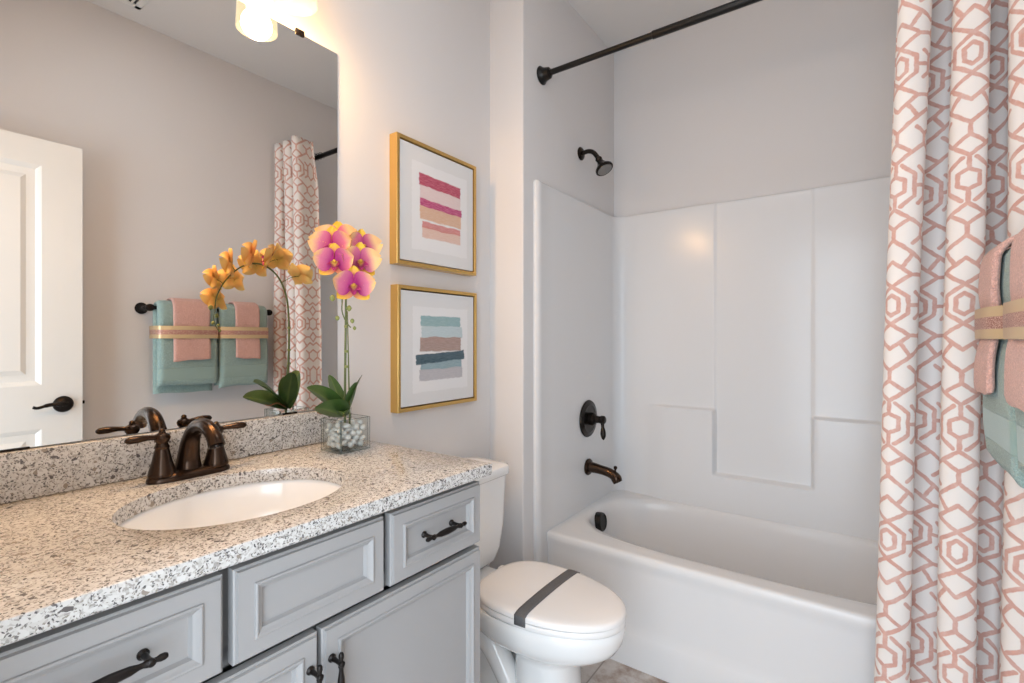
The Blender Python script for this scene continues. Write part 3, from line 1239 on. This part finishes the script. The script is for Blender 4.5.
sp = catmull([(FXC - .010, FYC, ZC + .012), (FXC - .006, FYC, ZC + .045), (FXC + .006, FYC, ZC + .080), (FXC + .030, FYC, ZC + .104),
              (FXC + .062, FYC, ZC + .112), (FXC + .092, FYC, ZC + .106), (FXC + .112, FYC, ZC + .092), (FXC + .121, FYC, ZC + .078)], 6)
MB().tube(sp, [interp([(0, .026), (.10, .0215), (.3, .0165), (.55, .0145), (.85, .0142), (1, .0155)], k / (len(sp) - 1)) for k in range(len(sp))], 24).build('spout', M_bronze2, t)
MB().lathe([(0, 0), (.0125, 0), (.0125, .004), (0, .004)], (FXC + .1205, FYC, ZC + .079), (.3, 0, -1), 20).build('aerator', M_bronze, t)
MB().lathe([(0, 0), (.003, 0), (.003, .055), (.0055, .058), (.006, .064), (.003, .068), (0, .068)], (FXC - .028, FYC, ZC + .012), (0, 0, 1), 12).build('lift_rod', M_bronze2, t)

# ------------------------------------------------------------------ mirror
t = thing('wall_mirror', (0, .40, 1.02), 'large frameless mirror on the left wall above the vanity', 'mirror')
MB().box(.0005, .0055, YF + .004, .866, 1.0195, 2.043, .0012, seg=1).build('mirror_glass', M_mirror, t)
for yy in (.748, .20):
    MB().box(.0005, .0095, yy - .012, yy + .012, 2.036, 2.052, .0015).build('mirror_clip', M_bronze, t)
for yy in (.72, .20):
    MB().box(.0005, .0085, yy - .02, yy + .02, 1.0185, 1.0225, .001).build('bottom_channel', M_bronze, t)

# ------------------------------------------------------------------ vanity light
LX, LYS = .098, (.200, .440, .680)
t = thing('vanity_light', (0, .445, 2.22), 'three-lamp vanity light glowing above the mirror', 'wall light')
MB().box(.0005, .022, .28, .61, 2.155, 2.275, .006).build('back_plate', M_bronze, t)
MB().tube([(.05, .16, 2.235), (.05, .73, 2.235)], .009, 14).build('cross_bar', M_bronze, t)
for yy in (.36, .53):
    MB().tube([(.02, yy, 2.225), (.05, yy, 2.235)], .008, 12).build('bracket', M_bronze, t)
for yy in LYS:
    a_ = MB()
    a_.tube(catmull([(.05, yy, 2.235), (.075, yy, 2.246), (.095, yy, 2.236), (LX, yy, 2.205)], 5), .007, 12)
    a_.lathe([(0, 0), (.012, 0), (.022, .006), (.026, .014), (.026, .034), (0, .034)], (LX, yy, 2.213), (0, 0, -1), 24)
    hold = a_.build('lamp_holder', M_bronze, t)
    s_ = MB()
    s_.lathe([(.024, .163), (.034, .150), (.042, .13), (.046, .10), (.049, .05), (.0505, .012), (.051, 0), (.0485, 0), (.048, .012), (.0465, .05), (.0435, .10), (.0395, .128), (.032, .146), (.024, .158)],
             (LX, yy, 2.049), (0, 0, 1), 40)
    sh = s_.build('lamp_shade', M_shade, t, smooth=50)
    MB().lathe([(0, 0), (.012, .002), (.024, .013), (.028, .028), (.025, .044), (.016, .062), (.013, .078), (.013, .10), (0, .10)], (LX, yy, 2.082), (0, 0, 1), 24).build('bulb', M_bulb, hold)
    pl = bpy.data.lights.new('lamp_light', 'POINT')
    pl.energy = LAMP_W
    pl.color = WARM
    pl.shadow_soft_size = .04
    po = bpy.data.objects.new('lamp_light', pl)
    po.location = (LX, yy, 2.066)
    COL.objects.link(po)

# ------------------------------------------------------------------ pictures


def picture(name, y0, y1, z0, z1, pm, label):
    t = thing(name, (0, (y0 + y1) / 2, z0), label, 'picture', 'gold framed prints beside the mirror')
    d, fw = .036, .012
    fr = MB()
    R = []
    for ins, x in [(0, .0005), (0, d - .001), (.001, d), (fw - .001, d), (fw, d - .001), (fw, .012)]:
        R.append([Vector((x, y0 + ins, z0 + ins)), Vector((x, y1 - ins, z0 + ins)), Vector((x, y1 - ins, z1 - ins)), Vector((x, y0 + ins, z1 - ins))])
    fr.loft(R, cap=False)
    fr.build('frame', M_gold, t, smooth=0)
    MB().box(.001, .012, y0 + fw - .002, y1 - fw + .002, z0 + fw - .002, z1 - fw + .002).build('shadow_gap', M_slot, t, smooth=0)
    g_ = fw + .004
    c = MB().box(.010, d - .004, y0 + g_, y1 - g_, z0 + g_, z1 - g_, .0012, seg=1).build('print', pm, t, smooth=0)
    uvl = c.data.uv_layers.new(name='UVMap')
    base = t.location
    for l_ in c.data.loops:
        p = c.data.vertices[l_.vertex_index].co + base
        uvl.data[l_.index].uv = ((p.y - y0 - g_) / (y1 - y0 - 2 * g_), (p.z - z0 - g_) / (z1 - z0 - 2 * g_))
    return t


picture('framed_print', 1.062, 1.458, 1.459, 1.878, M_print_pink, 'upper gold framed print with pink and magenta brush strokes')
picture('framed_print', 1.066, 1.461, .979, 1.392, M_print_teal, 'lower gold framed print with teal, brown and navy brush strokes')

# ------------------------------------------------------------------ toilet
TY = 1.282
toi = thing('toilet', (.36, TY, 0), 'white two-piece toilet with closed lid between vanity and bath', 'toilet')


def egg(x0, x1, hw, z, n=64, e=2.0, blunt=.42):
    """plan outline: rounded nose at x1, blunter at x0"""
    xm = lerp(x0, x1, blunt)
    pts = []
    for k in range(n):
        a = 2 * pi * k / n
        c_, s_ = cos(a), sin(a)
        ex = e if c_ > 0 else max(e, 3.0)
        L = (x1 - xm) if c_ > 0 else (xm - x0)
        pts.append(Vector((xm + L * math.copysign(abs(c_) ** (2 / ex), c_), TY + hw * math.copysign(abs(s_) ** (2 / (2.0 if c_ > 0 else 2.8)), s_), z)))
    return pts


bw = MB()
bw.loft([egg(.36, .572, .102, .0008, e=3.2), egg(.362, .570, .101, .015, e=3.2), egg(.375, .564, .095, .025, e=3.4), egg(.378, .562, .093, .16, e=3.4), egg(.378, .562, .093, .272, e=3.2), egg(.365, .575, .098, .292, e=2.8),
         egg(.305, .615, .112, .305, e=2.3), egg(.262, .655, .134, .320, e=2.1), egg(.240, .683, .150, .341), egg(.23, .697, .158, .364), egg(.225, .703, .161, .388), egg(.222, .705, .162, .405), egg(.224, .701, .159, .412), egg(.26, .66, .12, .413)])
# back shelf that carries the tank, and the sculpted trapway
bw.box(.035, .30, TY - .112, TY + .112, .345, .405, .02, seg=4)
bw.box(.12, .34, TY - .058, TY + .058, .002, .36, .022, seg=4)
for s in (-1, 1):
    pth = catmull([(.40, TY + s * .055, .10), (.35, TY + s * .062, .20), (.28, TY + s * .064, .275), (.205, TY + s * .063, .27), (.165, TY + s * .062, .19), (.16, TY + s * .062, .09), (.16, TY + s * .062, .01)], 6)
    bw.tube(pth, .038, 20)
bw.loft([egg(.10, .42, .098, .0006, e=3), egg(.10, .42, .098, .018, e=3), egg(.11, .41, .086, .030, e=3)])
bw.build('bowl', M_porc, toi, smooth=50)
st = MB()
st.loft([egg(.254, .703, .160, .4145, blunt=.42), egg(.252, .706, .162, .418, blunt=.42), egg(.252, .706, .162, .428, blunt=.42), egg(.254, .703, .160, .432, blunt=.42)])
st.build('seat', M_seat, toi, smooth=40)
ld = MB()
lid_rings = [(.0, .4335), (-.003, .4355), (-.003, .445), (0, .4495), (.006, .4525), (.02, .455), (.06, .4575), (.11, .459), (.148, .4595)]
ld.loft([egg(.252 + g_, .704 - g_ * 1.1, .159 - g_, z, blunt=.42) for g_, z in lid_rings])
ld.build('seat_lid', M_seat, toi, smooth=50)
for s in (-1, 1):
    MB().box(.222, .260, TY + s * .075 - .014, TY + s * .075 + .014, .412, .434, .006).build('hinge', M_seat, toi)
# tank
tk = MB()


def rrect(x0, x1, hw, z, r=.03, n=8):
    pts = []
    for (qx, qy, a0) in [(x1 - r, TY + hw - r, 0), (x0 + r, TY + hw - r, pi / 2), (x0 + r, TY - hw + r, pi), (x1 - r, TY - hw + r, 1.5 * pi)]:
        for k in range(n + 1):
            a = a0 + pi / 2 * k / n
            pts.append(Vector((qx + r * cos(a), qy + r * sin(a), z)))
    return pts


tk.loft([rrect(.045, .150, .114, .4055, .03), rrect(.030, .170, .140, .425, .035), rrect(.020, .182, .155, .47, .035), rrect(.014, .190, .164, .55, .035), rrect(.012, .194, .170, .68, .035), rrect(.010, .196, .172, .728, .035)])
tk.build('tank', M_porc, toi, smooth=50)
tl = MB()
tl.loft([rrect(.006, .202, .178, .7285, .036), rrect(.003, .206, .182, .733, .038), rrect(.003, .206, .182, .753, .038), rrect(.005, .204, .179, .761, .038), rrect(.014, .194, .170, .765, .035), rrect(.05, .16, .14, .7665, .03)])
tl.build('tank_lid', M_porc, toi, smooth=50)
fl = MB()
fl.lathe([(0, 0), (.013, 0), (.013, .006), (.007, .010), (0, .010)], (.197, TY - .135, .70), (1, 0, 0), 20)
fl.tube([(.207, TY - .135, .70), (.213, TY - .11, .698), (.214, TY - .075, .692)], [.005, .006, .004], 12)
fl.build('flush_lever', M_chrome, toi)
for s in (-1, 1):
    MB().lathe([(0, 0), (.014, 0), (.013, .008), (.008, .016), (0, .018)], (.245, TY + s * .092, .024), (0, s * .3, 1), 16).build('bolt_cap', M_porc, toi)

# paper band laid across the lid and round its edges
bd = MB()
x0b, x1b = .452, .488


def lid_hw(x):
    out = egg(.249, .7073, .162, 0, n=400, blunt=.42)
    best = min((p for p in out if p.y > TY), key=lambda p: abs(p.x - x))
    return best.y - TY


rows = []
for x in [lerp(x0b, x1b, q / 4) for q in range(5)]:
    hw_ = lid_hw(x)
    sec = []
    ys = [-hw_ - .0015] + [-hw_ + d_ for d_ in (.001, .004, .009, .02, .04)] + [lerp(-hw_ + .06, hw_ - .06, q / 8) for q in range(9)] + [hw_ - d_ for d_ in (.04, .02, .009, .004, .001)] + [hw_ + .0015]
    for y in ys:
        d_ = hw_ - abs(y)
        zz = interp([(-.01, .447), (0, .4495), (.003, .4502), (.009, .4535), (.023, .4562), (.063, .4585), (.113, .460), (.152, .4606), (.3, .4606)], d_)
        sec.append(Vector((x, TY + y, zz)))
    sec = [Vector((x, TY - hw_ - .0015, .422))] + sec + [Vector((x, TY + hw_ + .0015, .422))]
    rows.append(sec)
bd.loft(rows, cap=False, closed=False)
o = bd.build('paper_band', M_band_paper, loc=(.470, TY, .4606), smooth=60)
tag(o, 'dark grey paper band wrapped across the closed toilet lid', 'paper band')
md = o.modifiers.new('thickness', 'SOLIDIFY')
md.thickness = .0006
md.offset = 1

# ------------------------------------------------------------------ towel bar and towels
BX, BZ = W - .110, 1.364
t = thing('towel_bar', (W, 1.19, BZ), 'dark bronze towel bar on the right wall holding the folded towels', 'towel bar')
MB().tube([(BX, .889, BZ), (BX, 1.475, BZ)], .008, 16).build('bar', M_bronze, t)
for yy in (.896, 1.466):
    mb = MB()
    mb.lathe([(0, 0), (.027, 0), (.028, .004), (.024, .010), (.015, .016), (.011, .024), (.011, .087), (.015, .094), (.0175, .106), (.017, .118), (.012, .126), (0, .128)], (W - .0005, yy, BZ), (-1, 0, 0), 28)
    mb.build('post', M_bronze, t)


ZRB = 1.248
PINCH_W = .050


def teal_off(z, z_front, pinch=.009):
    """distance of the bath towel's outer face from the bar axis"""
    return .009 + .034 + .009 * sin(max(0, min(1, (z - z_front) / (BZ - z_front))) * pi) - pinch * exp(-((z - ZRB) / PINCH_W) ** 2)


def pink_off(z, z_front):
    """same for the hand towel lying over it"""
    return teal_off(z, z_front) + .0045 + .013


def draped(name, mat, y0, y1, outer_fn, inner_fn, z_front, z_back, label, cat, group, seed=0):
    """a folded cloth over the bar: inverted-U section swept along y"""
    rnd = random.Random(seed)
    NS = 24
    rings = []
    ph = rnd.random() * 6
    for j in range(NS + 1):
        f = j / NS
        y = lerp(y0, y1, f)
        e_ = min(f, 1 - f) * 2
        rnd_e = sqrt(max(0.0, 1 - (1 - e_ / .16) ** 2)) if e_ < .16 else 1.0   # rounded side edges
        sag = .004 * sin(3 * f + ph) + .0025 * sin(8 * f + ph)
        out, inn = [], []
        n1 = 24
        for q in range(n1 + 1):
            z = lerp(z_front, BZ, q / n1)
            k = (BZ - z) / (BZ - z_front)
            zz = z + sag * k
            oi, oo = inner_fn(z), outer_fn(z)
            th = oo - oi
            mid_ = oi + th * .5
            half = th * .5 * (.25 + .75 * rnd_e)
            if q == 0:
                half *= .55
            yy = lerp((y0 + y1) / 2, y, 1 - .03 * exp(-((z - ZRB) / PINCH_W) ** 2) + .012 * k)
            rip = .0012 * sin(34 * z + ph + 5 * f) * rnd_e * min(1, k * 6)
            out.append(Vector((BX - mid_ - half - min(rip, 0.0012), yy, zz)))
            inn.append(Vector((BX - mid_ + half, yy, zz + (.001 if q == 0 else 0))))
        oi, oo = inner_fn(BZ), outer_fn(BZ)
        mid_, half = (oi + oo) / 2, (oo - oi) / 2 * (.25 + .75 * rnd_e)
        top_o = [Vector((BX - (mid_ + half) * cos(pi * q / 14), y, BZ + (mid_ + half) * .86 * sin(pi * q / 14))) for q in range(1, 14)]
        top_i = [Vector((BX - (mid_ - half) * cos(pi * q / 14), y, BZ + (mid_ - half) * (.86 if oi > .02 else 1) * sin(pi * q / 14))) for q in range(1, 14)]
        ob = [Vector((BX + mid_ + half, y, lerp(BZ, z_back, q / 10) + sag * q / 10)) for q in range(11)]
        ib = [Vector((BX + mid_ - half, y, lerp(BZ, z_back, q / 10) + sag * q / 10)) for q in range(11)]
        rings.append(out + top_o + ob + ib[::-1] + top_i[::-1] + inn[::-1])
    mb = MB()
    mb.loft(rings)
    o = mb.build(name, mat, loc=(BX, (y0 + y1) / 2, BZ), smooth=70)
    return tag(o, label, cat, group)


def ribbon(y0, y1, p0, p1, zf, label):
    """a taut band round the bundle: over the hand towel in front, behind the back layers"""
    h = .030
    xt = max(teal_off(ZRB + d_, zf) for d_ in (-h, -h / 2, 0, h / 2, h)) + .004
    xp = max(pink_off(ZRB + d_, zf) for d_ in (-h, -h / 2, 0, h / 2, h)) + .003
    xb = teal_off(BZ, zf) + .0045 + .013 + .003
    yc, hw_ = (y0 + y1) / 2, (y1 - y0) / 2 * .993
    a0, a1 = yc - hw_, yc + hw_
    ctrl = [(BX - xt * .5, a0 - .004), (BX - xt + .004, a0 + .001), (BX - xt, a0 + .008), (BX - xp, p0 - .004), (BX - xp - .0015, yc), (BX - xp, p1 + .004), (BX - xt, a1 - .008), (BX - xt + .004, a1 - .001), (BX - xt * .5, a1 + .004),
            (BX + xb - .006, a1 + .004), (BX + xb, a1 - .002), (BX + xb, yc), (BX + xb, a0 + .002), (BX + xb - .006, a0 - .004)]
    n = len(ctrl)
    nrm = []
    for i in range(n):
        d_ = Vector(ctrl[(i + 1) % n]) - Vector(ctrl[i - 1])
        d_.normalize()
        nrm.append((-d_.y, d_.x))
    mb = MB()
    R = []
    for (dz, off) in [(-h, 0), (-h, .0012), (0, .0018), (h, .0012), (h, 0)]:
        R.append([Vector((x + nx * off, y + ny * off, ZRB + dz)) for (x, y), (nx, ny) in zip(ctrl, nrm)])
    R.append(R[0])
    mb.loft(R, cap=False)
    o = mb.build('ribbon', M_ribbon, loc=(BX, yc, ZRB), smooth=60)
    return tag(o, label, 'ribbon', 'gold ribbons tied round the towels')


SETS = [(.917, 1.178, .972, 1.135, .988, .948, 'door', 1), (1.190, 1.440, 1.258, 1.385, .965, .975, 'curtain', 2)]
for (y0, y1, p0, p1, zf, zbk, side, sd) in SETS:
    near = 'nearer the door' if side == 'door' else 'nearer the shower curtain'
    tf = lambda z, zf=zf: teal_off(z, zf)
    draped('bath_towel', M_teal, y0, y1, tf, lambda z: .009, zf, zbk, 'folded teal bath towel on the towel bar, the one ' + near, 'towel', 'teal bath towels on the towel bar', seed=sd)
    draped('hand_towel', M_pink, p0, p1, lambda z, zf=zf: pink_off(z, zf), lambda z, zf=zf: teal_off(z, zf) + .0045, 1.112, 1.20, 'pink hand towel draped over the teal bath towel ' + near, 'towel', 'pink hand towels on the towel bar', seed=sd + 5)
    ribbon(y0, y1, p0, p1, zf, 'gold glitter ribbon tied round the towel bundle ' + near)

# ------------------------------------------------------------------ glass vase with pebbles
VX0, VX1, VYa, VYb = .102, .188, .746, .838
VH = .084
t = thing('glass_vase', ((VX0 + VX1) / 2, (VYa + VYb) / 2, ZC), 'small square clear glass vase of pebbles beside the mirror corner', 'vase')
R = []
th = .004


def sq(ins, z, r):
    pts = []
    for (qx, qy, a0) in [(VX1 - ins - r, VYb - ins - r, 0), (VX0 + ins + r, VYb - ins - r, pi / 2), (VX0 + ins + r, VYa + ins + r, pi), (VX1 - ins - r, VYa + ins + r, 1.5 * pi)]:
        for k in range(5):
            a = a0 + pi / 2 * k / 4
            pts.append(Vector((qx + r * cos(a), qy + r * sin(a), z)))
    return pts


m = MB()
m.loft([sq(.001, ZC + .0006, .003), sq(0, ZC + .002, .004), sq(0, ZC + VH - .001, .004), sq(.001, ZC + VH, .003), sq(th - .001, ZC + VH, .003), sq(th, ZC + VH - .001, .003), sq(th, ZC + .009, .003), sq(th + .002, ZC + .007, .003)])
for fi, f_ in enumerate(m.f):
    if len(f_) == 4:
        ring_i, jj = divmod(fi, 20)
        if (jj % 5 != 4 and ring_i in (1, 5)) or ring_i in (0, 2, 3, 4):
            m.m[fi] = 1
m.build('vase_glass', [M_glass, M_glass_edge], t, smooth=30)

rnd = random.Random(11)
protos = []
for q in range(6):
    bm = bmesh.new()
    bmesh.ops.create_icosphere(bm, subdivisions=3, radius=1)
    ph = [rnd.uniform(0, 6) for _ in range(6)]
    sx_, sy_, sz_ = rnd.uniform(.95, 1.15), rnd.uniform(.8, 1.0), rnd.uniform(.6, .8)
    for v in bm.verts:
        c = v.co
        k = 1 + .10 * sin(2.1 * c.x + ph[0]) + .09 * sin(2.7 * c.y + ph[1]) + .08 * sin(3.1 * c.z + ph[2])
        v.co = Vector((c.x * sx_, c.y * sy_, c.z * sz_)) * k * .0092
    mb = MB().bm(bm)
    protos.append(mb)
peb_meshes = []
pr = .0084
ix0, ix1, iy0, iy1 = VX0 + th + .0100, VX1 - th - .0100, VYa + th + .0100, VYb - th - .0100
placed = []
for cnt in range(110):
    best = None
    for tr_ in range(40):
        x, y = rnd.uniform(ix0, ix1), rnd.uniform(iy0, iy1)
        if tr_ % 2:                       # favour the glass walls
            if rnd.random() < .5:
                x = rnd.choice((ix0, ix1))
            else:
                y = rnd.choice((iy0, iy1))
        z = ZC + .0162
        for (a_, b_, c_) in placed:
            d2 = (a_ - x) ** 2 + (b_ - y) ** 2
            if d2 < 4 * pr * pr:
                z = max(z, c_ + sqrt(4 * pr * pr - d2) * .82)
        if best is None or z < best[2]:
            best = (x, y, z)
    if best[2] > ZC + .069:
        break
    placed.append(best)
    if cnt < 6:
        o = protos[cnt].build('pebble', M_pebble, smooth=80)
        peb_meshes.append(o)
    else:
        o = rnd.choice(peb_meshes).copy()
        o.name = 'pebble'
        COL.objects.link(o)
    o.location = best
    o.rotation_euler = (rnd.uniform(-.7, .7), rnd.uniform(-.7, .7), rnd.uniform(0, 6.28))
    tag(o, 'white pebble in the square glass vase', 'pebble', 'pebbles in the glass vase')

# ------------------------------------------------------------------ orchid
PX, PY = .146, .789
orch = thing('orchid', (PX, PY, ZC + .075), 'orange and magenta potted orchid arching out of the glass vase', 'plant')
AD = Vector((.80, -.60, 0)).normalized()       # arch leans out into the room
SD = Vector((.60, .80, 0))
P0 = Vector((PX, PY, ZC + .060))


def arc(d, z, s=0):
    return P0 + AD * d + SD * s + Vector((0, 0, z))


stem_pts = [arc(0, 0), arc(-.006, .1), arc(-.009, .2, .001), arc(-.008, .28, .002), arc(.0, .355, .002), arc(.028, .415, .003), arc(.075, .447, .003), arc(.125, .440, .0), arc(.170, .402, -.002), arc(.198, .352, -.002), arc(.204, .308, -.002)]
sp = catmull(stem_pts, 7)
MB().tube(sp, [lerp(.0032, .0016, (k / (len(sp) - 1)) ** 1.2) for k in range(len(sp))], 10).build('stem', M_stem, orch)
sp2 = catmull([arc(.006, 0, .012), arc(.002, .1, .010), arc(-.004, .2, .008), arc(-.004, .30, .006)], 6)
MB().tube(sp2, [lerp(.0024, .0012, k / (len(sp2) - 1)) for k in range(len(sp2))], 8).build('support_stake', M_stem, orch)
for zz in (.155, .195, .26):
    MB().lathe([(0, -.004), (.0052, -.003), (.0052, .003), (0, .004)], arc(-.008, zz, .003), (0, 0, 1), 12).build('stem_clip', M_bud, orch)


def petal(mb, o, n, up, ang, length, width, cup, mi_f, mi_b, tipr=.5, start=.002):
    """a rounded petal with a front and a back face; returns uv rows. n faces the viewer of the flower"""
    side = n.cross(up)
    d = (up * cos(ang) + side * sin(ang)).normalized()
    s_ = n.cross(d)
    NL, NWD = 8, 6
    for back in (0, 1):
        vs, uv = [], []
        for i in range(NL + 1):
            f = i / NL
            wv = width * (sin(pi * min(1, f ** .75 * .97 + .03)) ** .62) * (1 if tipr > .4 else lerp(1, .75, f))
            if i == NL:
                wv = width * .12
            for j in range(NWD + 1):
                g_ = j / NWD * 2 - 1
                h = cup * (f * f) * length - .10 * width * (1 - abs(g_)) * sin(pi * f) + .12 * width * g_ * g_ * f + .03 * width * sin(5 * f + 4 * g_)
                p = o + d * (start + f * length) + s_ * (g_ * wv * .5) + n * (h - (.0007 if back else 0))
                vs.append(p)
                uv.append((min(1, f * .85 + .25 * abs(g_) * f), j / NWD))
        fs = []
        for i in range(NL):
            for j in range(NWD):
                a_ = i * (NWD + 1) + j
                q = [a_, a_ + 1, a_ + NWD + 2, a_ + NWD + 1]
                fs.append(q[::-1] if back else q)
        o_ = mb.add(vs, fs, mi_b if back else mi_f)
        for k, u in enumerate(uv):
            mb.uv[o_ + k] = u


def set_uv(ob, mb):
    l = ob.data.uv_layers.new(name='UVMap')
    for lp_ in ob.data.loops:
        l.data[lp_.index].uv = mb.uv.get(lp_.vertex_index, (0, 0))


def flower(o, n, up, size, label=None):
    o = Vector(o)
    n = Vector(n).normalized()
    up = Vector(up)
    up = (up - n * up.dot(n)).normalized()
    mb = MB()
    L = size * .5
    for a in (0, 2.25, -2.25):                      # three sepals, behind
        petal(mb, o - n * .0055, n, up, a, L * 1.0, L * .84, .02, 0, 2)
    for a in (1.28, -1.28):                          # two broad petals, in front
        petal(mb, o, n, up, a, L * 1.06, L * 1.34, .16, 1, 2)
    fl_ = mb.build('flower', [M_sepal, M_petal, M_petal_back], orch, smooth=80, fixn=False)
    set_uv(fl_, mb)
    lb = MB()
    for a, le, wd, cp in ((pi, .42, .34, .35), (pi - 1.1, .30, .26, .9), (pi + 1.1, .30, .26, .9)):
        petal(lb, o + n * .002, n, up, a, L * le, L * wd, cp, 0, 0)
    for k in range(1):
        bm = bmesh.new()
        bmesh.ops.create_uvsphere(bm, u_segments=12, v_segments=8, radius=L * .10)
        lb.bm(bm, 0, Matrix.Translation(o + n * (L * .10) + up * L * .04))
    l_ = lb.build('flower_lip', M_lip, fl_, smooth=80, fixn=False)
    set_uv(l_, lb)
    return fl_


CAMV = Vector((.82, -.56, 0))
FL = [  # (along arch, z, sideways, normal, size)
    (-.036, .415, .010, (.15, .75, .65), .084),
    (.036, .462, -.030, (.35, -.80, .45), .094),
    (.044, .468, .042, (.80, .30, .40), .086),
    (.095, .468, -.018, (.60, -.80, .28), .094),
    (.110, .450, .044, (.95, -.05, .15), .088),
    (.150, .440, -.026, (.58, -.84, .02), .092),
    (.172, .405, .036, (.93, -.25, -.05), .086),
    (.196, .398, -.018, (.70, -.74, -.08), .080),
    (.214, .345, .022, (.86, -.44, -.12), .084),
]
for (d_, z_, s_, nrm, sz) in FL:
    pos = arc(d_, z_, s_)
    near_p = min(sp, key=lambda q: (q - pos).length)
    f_ = flower(pos, nrm, (0, 0, 1), sz)
    MB().tube(catmull([near_p, (near_p + pos) / 2 + Vector((0, 0, .004)), pos - Vector(nrm).normalized() * .003], 4), .0011, 6).build('flower_stalk', M_stem, f_)
# buds on a drooping tip
tip = sp[-1]
tw = catmull([tip, tip + AD * .004 + Vector((0, 0, -.02)), tip + AD * .002 + SD * .008 + Vector((0, 0, -.042)), tip + SD * .018 + Vector((0, 0, -.055))], 4)
MB().tube(tw, .0013, 8).build('tip_twig', M_stem, orch)
for k, (dd, rr_) in enumerate([((.0, -.020, .010), .0065), ((.004, .012, -.012), .006), ((.0, -.010, -.034), .005), ((.002, .020, -.040), .0048), ((0, .026, -.056), .004)]):
    bp = tip + Vector((dd[0], 0, 0)) + SD * dd[1] + Vector((0, 0, dd[2]))
    MB().lathe([(0, -1.2 * rr_), (.6 * rr_, -.8 * rr_), (rr_, 0), (.75 * rr_, .7 * rr_), (.3 * rr_, 1.15 * rr_), (0, 1.3 * rr_)], bp, (.3, -.2, -1), 12).build('bud', M_bud, orch)


def leaf(base, d, length, width, rise, droop, twist=0.0):
    base = Vector(base)
    d = Vector(d).normalized()
    side = Vector((-d.y, d.x, 0))
    NL, NWD = 14, 8
    mb = MB()
    for back in (0, 1):
        vs, uv = [], []
        for i in range(NL + 1):
            f = i / NL
            c = base + d * (length * f) + Vector((0, 0, rise * f - droop * f * f))
            wv = width * (sin(pi * min(1, .12 + .88 * f ** .85)) ** .6) * .5
            if i == NL:
                wv = width * .03
            s2 = (side * cos(twist) + Vector((0, 0, 1)) * sin(twist))
            for j in range(NWD + 1):
                g_ = j / NWD * 2 - 1
                vs.append(c + s2 * (g_ * wv) + Vector((0, 0, abs(g_) * wv * .35 - (.0012 if back else 0))))
                uv.append((f, j / NWD))
        fs = []
        for i in range(NL):
            for j in range(NWD):
                a_ = i * (NWD + 1) + j
                q = [a_, a_ + 1, a_ + NWD + 2, a_ + NWD + 1]
                fs.append(q if back else q[::-1])
        o_ = mb.add(vs, fs)
        for k, u in enumerate(uv):
            mb.uv[o_ + k] = u
    ob = mb.build('leaf', M_leaf, orch, smooth=80, fixn=False)
    set_uv(ob, mb)
    return ob


LB = Vector((PX - .003, PY, ZC + .087))
leaf(LB, (.34, -1, 0), .112, .070, .046, .008, .60)
leaf(LB, (-.10, -1, 0), .100, .066, .112, .030, .50)
leaf(LB, (-.75, -.15, 0), .050, .052, .125, .02, .2)
leaf(LB, (.25, 1, 0), .048, .062, .115, .012, -.60)
leaf(LB, (.85, .45, 0), .034, .046, .098, .010, -.3)
leaf(LB, (.80, -.62, 0), .112, .032, .052, .030, .1)
rt = catmull([LB, LB + Vector((-.008, -.03, .016)), LB + Vector((-.010, -.055, .012)), LB + Vector((-.013, -.07, .016))], 5)
MB().tube(rt, [lerp(.003, .0012, k / (len(rt) - 1)) for k in range(len(rt))], 8).build('aerial_root', M_root, orch)
